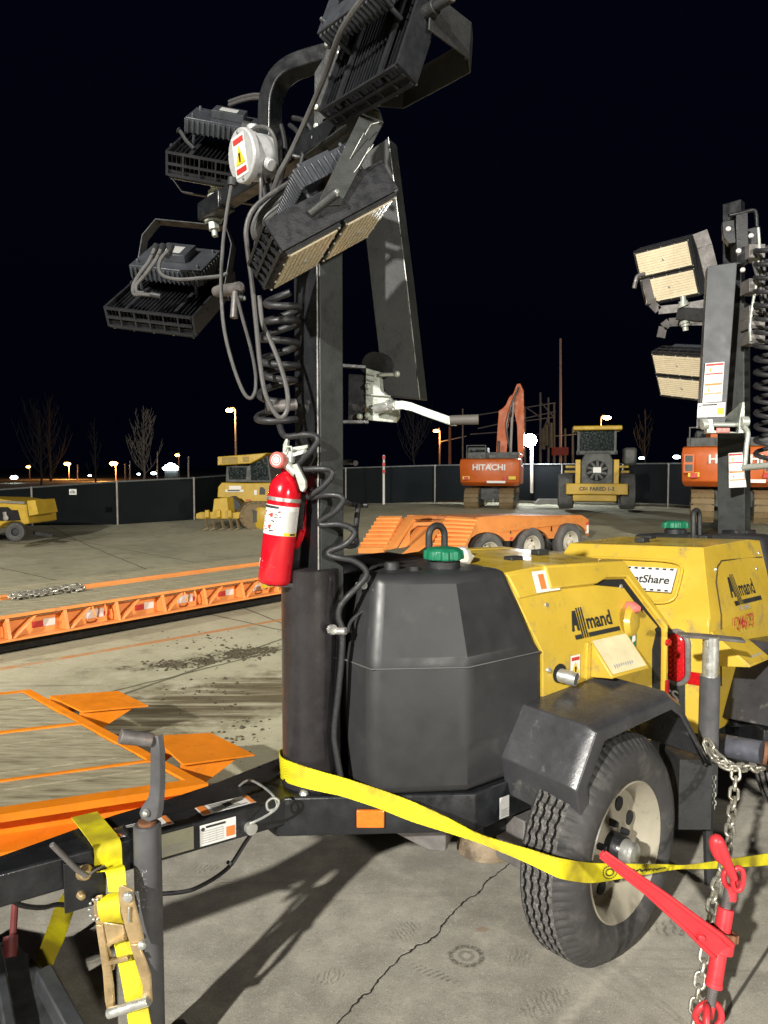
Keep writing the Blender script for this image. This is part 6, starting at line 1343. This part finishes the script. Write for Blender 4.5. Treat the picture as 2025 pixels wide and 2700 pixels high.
# bulldozer with ripper, seen from behind left
Yd = 28.5
def pd(q, dy=0, base=None): return pxl(q, Yd+dy)
dz_ = thing('bulldozer', 'yellow bulldozer with a rear ripper behind the extinguisher', 'bulldozer', at(640, 1395, Yd))
m = MB(); m.prism(pd([(572, 1312), (574, 1284), (584, 1272), (640, 1274), (770, 1272), (780, 1318), (700, 1325), (650, 1330), (636, 1316)]), Vector((.5, 2.0, 0))); bd_ = m.build('body', yelb, dz_, bevel=.04)
m = MB(); m.prism(pd([(596, 1228), (654, 1228), (706, 1200), (716, 1272), (594, 1272)], .3), Vector((.4, 1.5, 0))); cb = m.build('cab', greym, dz_, bevel=.03)
m = MB(); m.prism(pd([(602, 1232), (650, 1232), (648, 1264), (604, 1264)], .27), Vector((0, .02, 0))); m.prism(pd([(660, 1226), (704, 1206), (710, 1266), (662, 1266)], .27), Vector((0, .02, 0))); m.build('cab_window', glass, cb)
m = MB(); m.prism(pd([(573, 1204), (656, 1198), (704, 1194), (690, 1206), (660, 1222), (573, 1227)]), Vector((.4, 1.8, 0))); rf_ = m.build('cab_roof', yelb, cb, bevel=.03)
m = MB(); m.prism(pd([(585, 1206), (626, 1204), (626, 1222), (585, 1222)], -.02), Vector((0, .02, 0))); m.prism(pd([(640, 1204), (656, 1204), (656, 1218), (640, 1218)], -.02), Vector((0, .02, 0))); m.build('roof_grille', mat('dull_ochre', (.30, .20, .03), .6), rf_)
m = MB(); m.prism(pd([(516, 1355), (528, 1350), (560, 1350), (564, 1315), (598, 1312), (602, 1352), (632, 1350), (640, 1362), (628, 1368), (516, 1368)], -.8), Vector((.2, .5, 0)))
for px in (545, 575, 605): m.prism(pd([(px-5, 1345), (px+5, 1345), (px+6, 1365), (px-6, 1365)], -.95), Vector((0, .2, 0)))
rp_ = m.build('ripper', yelb, dz_, bevel=.02)
m = MB(); m.prism(pd([(600, 1312), (612, 1308), (634, 1328), (632, 1344), (604, 1348)], -.4), Vector((.1, .3, 0))); m.build('ripper_bracket', black, rp_, bevel=.01)
m = MB()
for px in (548, 566, 590, 612, 630): m.bar(at(px-6, 1366, Yd-.7), at(px, 1392, Yd-.75), .10, .06); m.bar(at(px, 1392, Yd-.75), at(px-14, 1398, Yd-.8), .08, .05)
m.build('ripper_shank', trackm, rp_)
p, Td = frame_at(690, 1392, Yd-.2, rad(-64)); track(Td, -.3, .3, -.9, 2.2, 1.0, dz_)
m = MB(); m.lathe([(0, .05), (.36, .04), (.42, 0)], at(688, 1366, Yd-.55), (-.2, -1, 0), 24); m.build('drive_wheel', yelb, dz_)
m = MB(); m.prism(pd([(604, 1281), (636, 1281), (636, 1290), (604, 1290)], -.02), Vector((0, .02, 0))); m.prism(pd([(594, 1291), (642, 1291), (642, 1297), (594, 1297)], -.02), Vector((0, .02, 0))); m.m = 1; m.prism(pd([(600, 1292), (632, 1292), (632, 1295), (600, 1295)], -.04), Vector((0, .01, 0)))
m.m = 2; m.prism(pd([(648, 1317), (662, 1317), (662, 1320), (648, 1320)], -.02), Vector((0, .02, 0))); m.m = 0; m.prism(pd([(670, 1292), (677, 1292), (677, 1305), (670, 1305)], -.02), Vector((0, .02, 0))); m.m = 1; m.prism(pd([(685, 1285), (692, 1284), (699, 1290), (699, 1304), (684, 1304)], -.02), Vector((0, .02, 0)))
m.build('machine_stickers', [white, inkm, inkr], bd_, smooth=0)
# yellow grader tail at the left edge
Yg = 23.5
gr = thing('grader', 'yellow grader tail with a dark tyre cut off by the left edge of the picture', 'grader', at(20, 1412, Yg))
def pg(q, dy=0): return pxl(q, Yg+dy)
m = MB(); m.prism(pg([(-160, 1312), (0, 1316), (40, 1322), (66, 1324), (70, 1330), (76, 1380), (62, 1384), (54, 1376), (30, 1374), (10, 1380), (-10, 1395), (-160, 1390)]), Vector((.2, 1.6, 0))); gb = m.build('body', yelb, gr, bevel=.03)
m = MB(); m.prism(pg([(-30, 1337), (20, 1337), (30, 1345), (46, 1345), (54, 1372), (-30, 1374)], -.03), Vector((0, .05, 0))); m.build('engine_bay', hole, gb)
m = MB(); m.prism(pg([(70, 1320), (92, 1318), (101, 1356), (76, 1361)], -.1), Vector((.1, 1.2, 0))); m.build('rear_box', yelb, gr, bevel=.02)
m = MB(); m.tube(pg([(-100, 1318), (66, 1326)], -.06), .04, 6); m.lathe([(0, .04), (.08, .03), (.09, 0)], at(16, 1366, Yg-.1), (0, -1, 0), 12); m.tube(pg([(12, 1350), (16, 1372)], -.08), .06, 6); m.build('pipes', polem, gr)
m = MB(); c = at(44, 1402, Yg-.2); m.lathe([(.12, .16), (.2, .18), (.28, .17), (.31, .1), (.31, -.1), (.28, -.17), (.12, -.16)], c, (.15, -1, 0), 30, closed=True); w_ = m.build('wheel', rubber, gr)
m = MB(); m.lathe([(0, .10), (.10, .10), (.13, .14)], c, (.15, -1, 0), 20); m.build('rim', black, w_)
m = MB(); m.bar(at(90, 1405, Yg+.3), at(135, 1412, Yg+.6), .3, .1); m.build('drawbar', black, gr)
# pale block on the far yard
m = MB(); m.prism([at(a, b, 33.5) for a, b in ((1424, 1316), (1482, 1316), (1484, 1330), (1410, 1330))], (0, .5, 0)); tag(m.build('concrete_block', mat('pale_concrete', (.34, .34, .31), .85), bevel=.02), 'pale concrete block on the ground between the excavator and the wheel loader', 'block')
# ------------------------------------------------------------------ street lamps, poles, trees, lights behind the fence
warm = emit('sodium_lamp', (1.0, .56, .20), 60); warm2 = emit('dim_sodium_lamp', (1.0, .40, .10), 26); coldl = emit('cold_white_lamp', (.80, .92, 1.0), 160); whitel = emit('white_sign_light', (.75, .9, 1.0), 26)
polec = mat('lamp_pole_brown', (.22, .16, .12), .6)
def street_lamp(px, py_, base, y, side_, label, em=warm, r=None, arm=1.2, watts=0, col=(1, .6, .25)):
    p = at(px, py_, y); b = at(px+side_*arm*FPX/y*.8, base, y); root = thing('street_lamp', label, 'street lamp', b, 0, 'street lamps behind the fence'); r = r or y*.0028
    m = MB(); t = Vector((b.x, b.y, p.z)); m.cyl(b, t, .10, .07, n=10); m.tube(spline([t, t+Vector((-side_*arm*.3, 0, .22)), p + Vector((side_*.3, 0, .18)), p + Vector((0, 0, .10))], 4), .05, 6); m.build('pole', polec, root)
    m = MB(); m.ball(p + Vector((0, 0.12, .10)), 1, 6, (r*1.2, r*.8, r*.4)); m.build('lamp_cover', greym, root)
    m = MB(); m.ball(p + Vector((0, -.06, -.06)), 1, 8, (r*1.25, r, r*.62)); m.build('lamp_head', em, root)
    if watts:
        ld = bpy.data.lights.new('street_lamp_light', 'POINT'); ld.energy = watts; ld.color = col; ld.shadow_soft_size = .3; o = bpy.data.objects.new('street_lamp_light', ld); COL.objects.link(o); o.parent = root; o.location = p + Vector((0, -.5, -.6)) - b
street_lamp(605, 1080, 1240, 62, 1, 'tall street lamp with a warm light above the bulldozer', warm, .24, .7, 900)
street_lamp(300, 1221, 1285, 95, 1, 'small warm street lamp low over the fence left of the bare tree', warm2, .42, .4, 1500, (1, .42, .12))
street_lamp(178, 1222, 1290, 110, 1, 'third warm street lamp from the left, dimmer than its neighbours', warm2, .38, .4, 1200, (1, .42, .12))
street_lamp(75, 1230, 1295, 105, 1, 'faint orange street lamp nearest the left edge', warm2, .24, .3)
street_lamp(468, 1199, 1270, 100, 1, 'faint orange street lamp just right of the lit white sign', warm2, .26, .3)
street_lamp(1150, 1135, 1235, 75, 1, 'warm street lamp left of the excavator boom', warm2, .24, .45, 700, (1, .42, .12))
street_lamp(1600, 1100, 1235, 70, -1, 'warm street lamp above the cab of the wheel loader', warm, .30, .8, 700)
fl = thing('floodlight_post', 'white post with a dazzling white floodlight beside the excavator', 'floodlight', at(1402, 1300, 38))
m = MB(); m.cyl(at(1402, 1300, 38), at(1402, 1170, 38), .085, n=12); m.build('pole', mat('white_post', (.7, .68, .6), .5), fl)
m = MB(); m.ball(at(1397, 1161, 37.7), .33, 10, (1.05, .8, 1)); m.build('lamp_head', coldl, fl)
ld = bpy.data.lights.new('floodlight_light', 'POINT'); ld.energy = 380; ld.color = (.9, .95, 1); ld.shadow_soft_size = .25; o = bpy.data.objects.new('floodlight_light', ld); COL.objects.link(o); o.parent = fl; o.location = at(1397, 1161, 37.2) - at(1402, 1300, 38)
sgn = thing('lit_sign', 'glowing white sign on a dark post beyond the fence by the bare tree', 'sign', at(450, 1262, 80))
m = MB(); m.prism(pxl([(428, 1234), (438, 1226), (448, 1220), (458, 1224), (468, 1232), (466, 1240), (432, 1240)], 80), Vector((0, .4, 0))); m.build('sign_panel', whitel, sgn)
m = MB(); m.prism(pxl([(434, 1242), (470, 1242), (470, 1262), (434, 1262)], 80.2), Vector((0, .4, 0))); m.build('sign_base', greym, sgn)
for i, (px, py_, r, e, lab) in enumerate(((37, 1259, .22, whitel, 'small white light low at the left edge beyond the fence'), (405, 1248, .16, whitel, 'tiny white light just right of the bare tree trunk'), (237, 1254, .10, whitel, 'tiny white point of light midway along the left fence'), (366, 1250, .10, whitel, 'tiny white light just left of the bare tree trunk'), (1692, 1208, .16, whitel, 'tiny white light right of the wheel loader'), (1784, 1205, .22, whitel, 'small white light left of the far right excavator'))):
    m = MB(); m.ball(at(px, py_, 85), 1, 6, (r*2, r, r)); tag(m.build('distant_lamp', e), lab, 'lamp', 'distant lamps')
barkm = mat('bare_bark', (.095, .08, .065), .85, var=.3); barkd = mat('dark_bark', (.022, .018, .016), .85, var=.3)
def bare_tree(px, top, base, y, spread, label, bk, n=26, seed=0):
    rs = random.Random(seed); b = at(px, base, y); t = at(px, top, y); H = t.z-b.z; root = thing('bare_tree', label, 'tree', b, 0, 'bare trees behind the fence')
    m = MB(); tp_ = [b + Vector((rs.uniform(-.06, .06), 0, H*k/8)) for k in range(9)]; m.tube(tp_, .1, 8, rfun=lambda u: H*.014*(1-u)+.012); m.build('trunk', bk, root)
    m = MB()
    for k in range(n):
        h = H*(.12 + .80*k/n); a = rs.uniform(0, 6.28); L_ = spread*(1 - .72*(h/H)) * rs.uniform(.7, 1.15); up = L_*rs.uniform(1.3, 2.3); s0 = b + Vector((0, 0, h)); d = Vector((math.cos(a), math.sin(a)*.8, 0))
        P = spline([s0, s0 + d*L_*.55 + Vector((0, 0, up*.35)), s0 + d*L_ + Vector((rs.uniform(-.1, .1), 0, up))], 4); r0 = H*.0045*(1-.5*h/H); m.tube(P, r0, 5, rfun=lambda u: r0*(1-.8*u)+.006)
        for j in range(5):
            q = P[rs.randrange(2, len(P)-1)]; a2 = rs.uniform(0, 6.28); l2 = L_*rs.uniform(.25, .5); e = q + Vector((math.cos(a2)*l2*.5, math.sin(a2)*l2*.5, l2*1.4)); m.tube([q, q.lerp(e, .5) + Vector((rs.uniform(-.05, .05), 0, 0)), e], .012, 4, rfun=lambda u: .016*(1-u)+.005)
    m.build('crown', bk, root)
bare_tree(380, 1080, 1275, 42, 1.05, 'slim bare tree with upswept branches beside the lit white sign', barkm, 34, 1)
bare_tree(1090, 1085, 1235, 60, 1.9, 'bare tree behind the fence right of the winch crank', barkd, 26, 2)
bare_tree(110, 1080, 1290, 75, 3.2, 'dim bare tree far behind the fence, leftmost of the trees', barkd, 22, 3)
bare_tree(135, 1040, 1290, 95, 3.0, 'dim bare tree just right of the leftmost tree', barkd, 22, 4)
bare_tree(252, 1100, 1285, 80, 1.2, 'thin dark bare tree between the leftmost trees and the slim pale one', barkd, 16, 5)
bare_tree(1700, 1080, 1235, 70, 1.4, 'dim bare tree right of the wheel loader cab', barkd, 16, 6)
def pole(px, top, base, y, r, label, mt, name='utility_pole', cat='pole', cross=()):
    b = at(px, base, y); t = at(px, top, y); m = MB(); m.cyl(b, t, r, r*.8, n=10)
    for cy, w_ in cross: c = at(px, cy, y); m.bar(c - Vector((w_, 0, 0)), c + Vector((w_, 0, 0)), .10, .10)
    return tag(m.build(name, mt), label, cat, 'poles behind the fence')
pole(1478, 893, 1235, 70, .13, 'tallest pale pole rising beside the substation frame', mat('pinkish_pole', (.42, .26, .22), .6))
pole(1186, 1125, 1235, 70, .15, 'brown pole just right of the lamp near the winch crank', mat('brown_pole', (.30, .12, .06), .7))
pole(1220, 1078, 1240, 60, .07, 'thin pale pole left of the excavator with a small top fitting', polec)
pole(497, 1203, 1262, 85, .10, 'short brown pole between the lit sign and the bulldozer', polec)
pole(415, 1190, 1268, 85, .07, 'thin pole just right of the bare tree', polec)
pole(330, 1222, 1285, 90, .09, 'short pole left of the bare tree', polec)
pole(204, 1225, 1288, 95, .09, 'short pole beneath the third warm lamp', polec)
pole(343, 1215, 1285, 92, .09, 'short reddish pole touching the bare tree', polec)
pole(1012, 1200, 1330, 36.5, .06, 'red and white marker post standing on the fence line', white, 'marker_post', 'post')
m = MB(); c = at(1012, 1205, 36.4); 
for k in range(3): m.box((c.x-.07, c.y-.08, c.z-.10-.34*k), (c.x+.07, c.y-.07, c.z+.06-.34*k))
m.build('marker_bands', inkr, bpy.data.objects['marker_post'], local=False)
# lattice of a substation behind the excavator
su = thing('substation_frame', 'dark steel lattice of a substation rising behind the excavator boom', 'substation', at(1420, 1235, 75))
m = MB(); Ys = 75
for px, t_ in ((1425, 1035), (1446, 1048), (1461, 1062), (1384, 1072), (1490, 1130), (1510, 1130)): m.cyl(at(px, 1240, Ys), at(px, t_, Ys), .14, .10, n=6)
m.build('column', mat('dull_steel', (.10, .10, .11), .6), su)
m = MB()
for a, b in (((1225, 1100), (1465, 1062)), ((1260, 1130), (1465, 1085)), ((1384, 1072), (1425, 1100)), ((1425, 1060), (1461, 1100)), ((1384, 1110), (1461, 1100)), ((1240, 1145), (1310, 1140)), ((1384, 1150), (1461, 1140)), ((1425, 1150), (1446, 1100)), ((1461, 1150), (1520, 1145)), ((1160, 1165), (1230, 1150))): m.bar(at(*a, Ys), at(*b, Ys), .10, .10, up=(0, 1, 0))
m.build('lattice_beam', mat('dull_steel', (.10, .10, .11), .6), su)
m = MB()
for px, t_, b_ in ((1440, 1120, 1175), (1452, 1115, 1180), (1432, 1130, 1185)): m.cyl(at(px, b_, Ys-1), at(px, t_, Ys-1), .28, .22, n=10)
m.build('insulator', greym, su)
m = MB(); m.box(tuple(at(1461, 1200, 68)), tuple(at(1492, 1180, 69))); tag(m.build('red_box', mat('dull_red_box', (.35, .05, .03), .6)), 'dull red box on the substation ground left of the wheel loader', 'box')
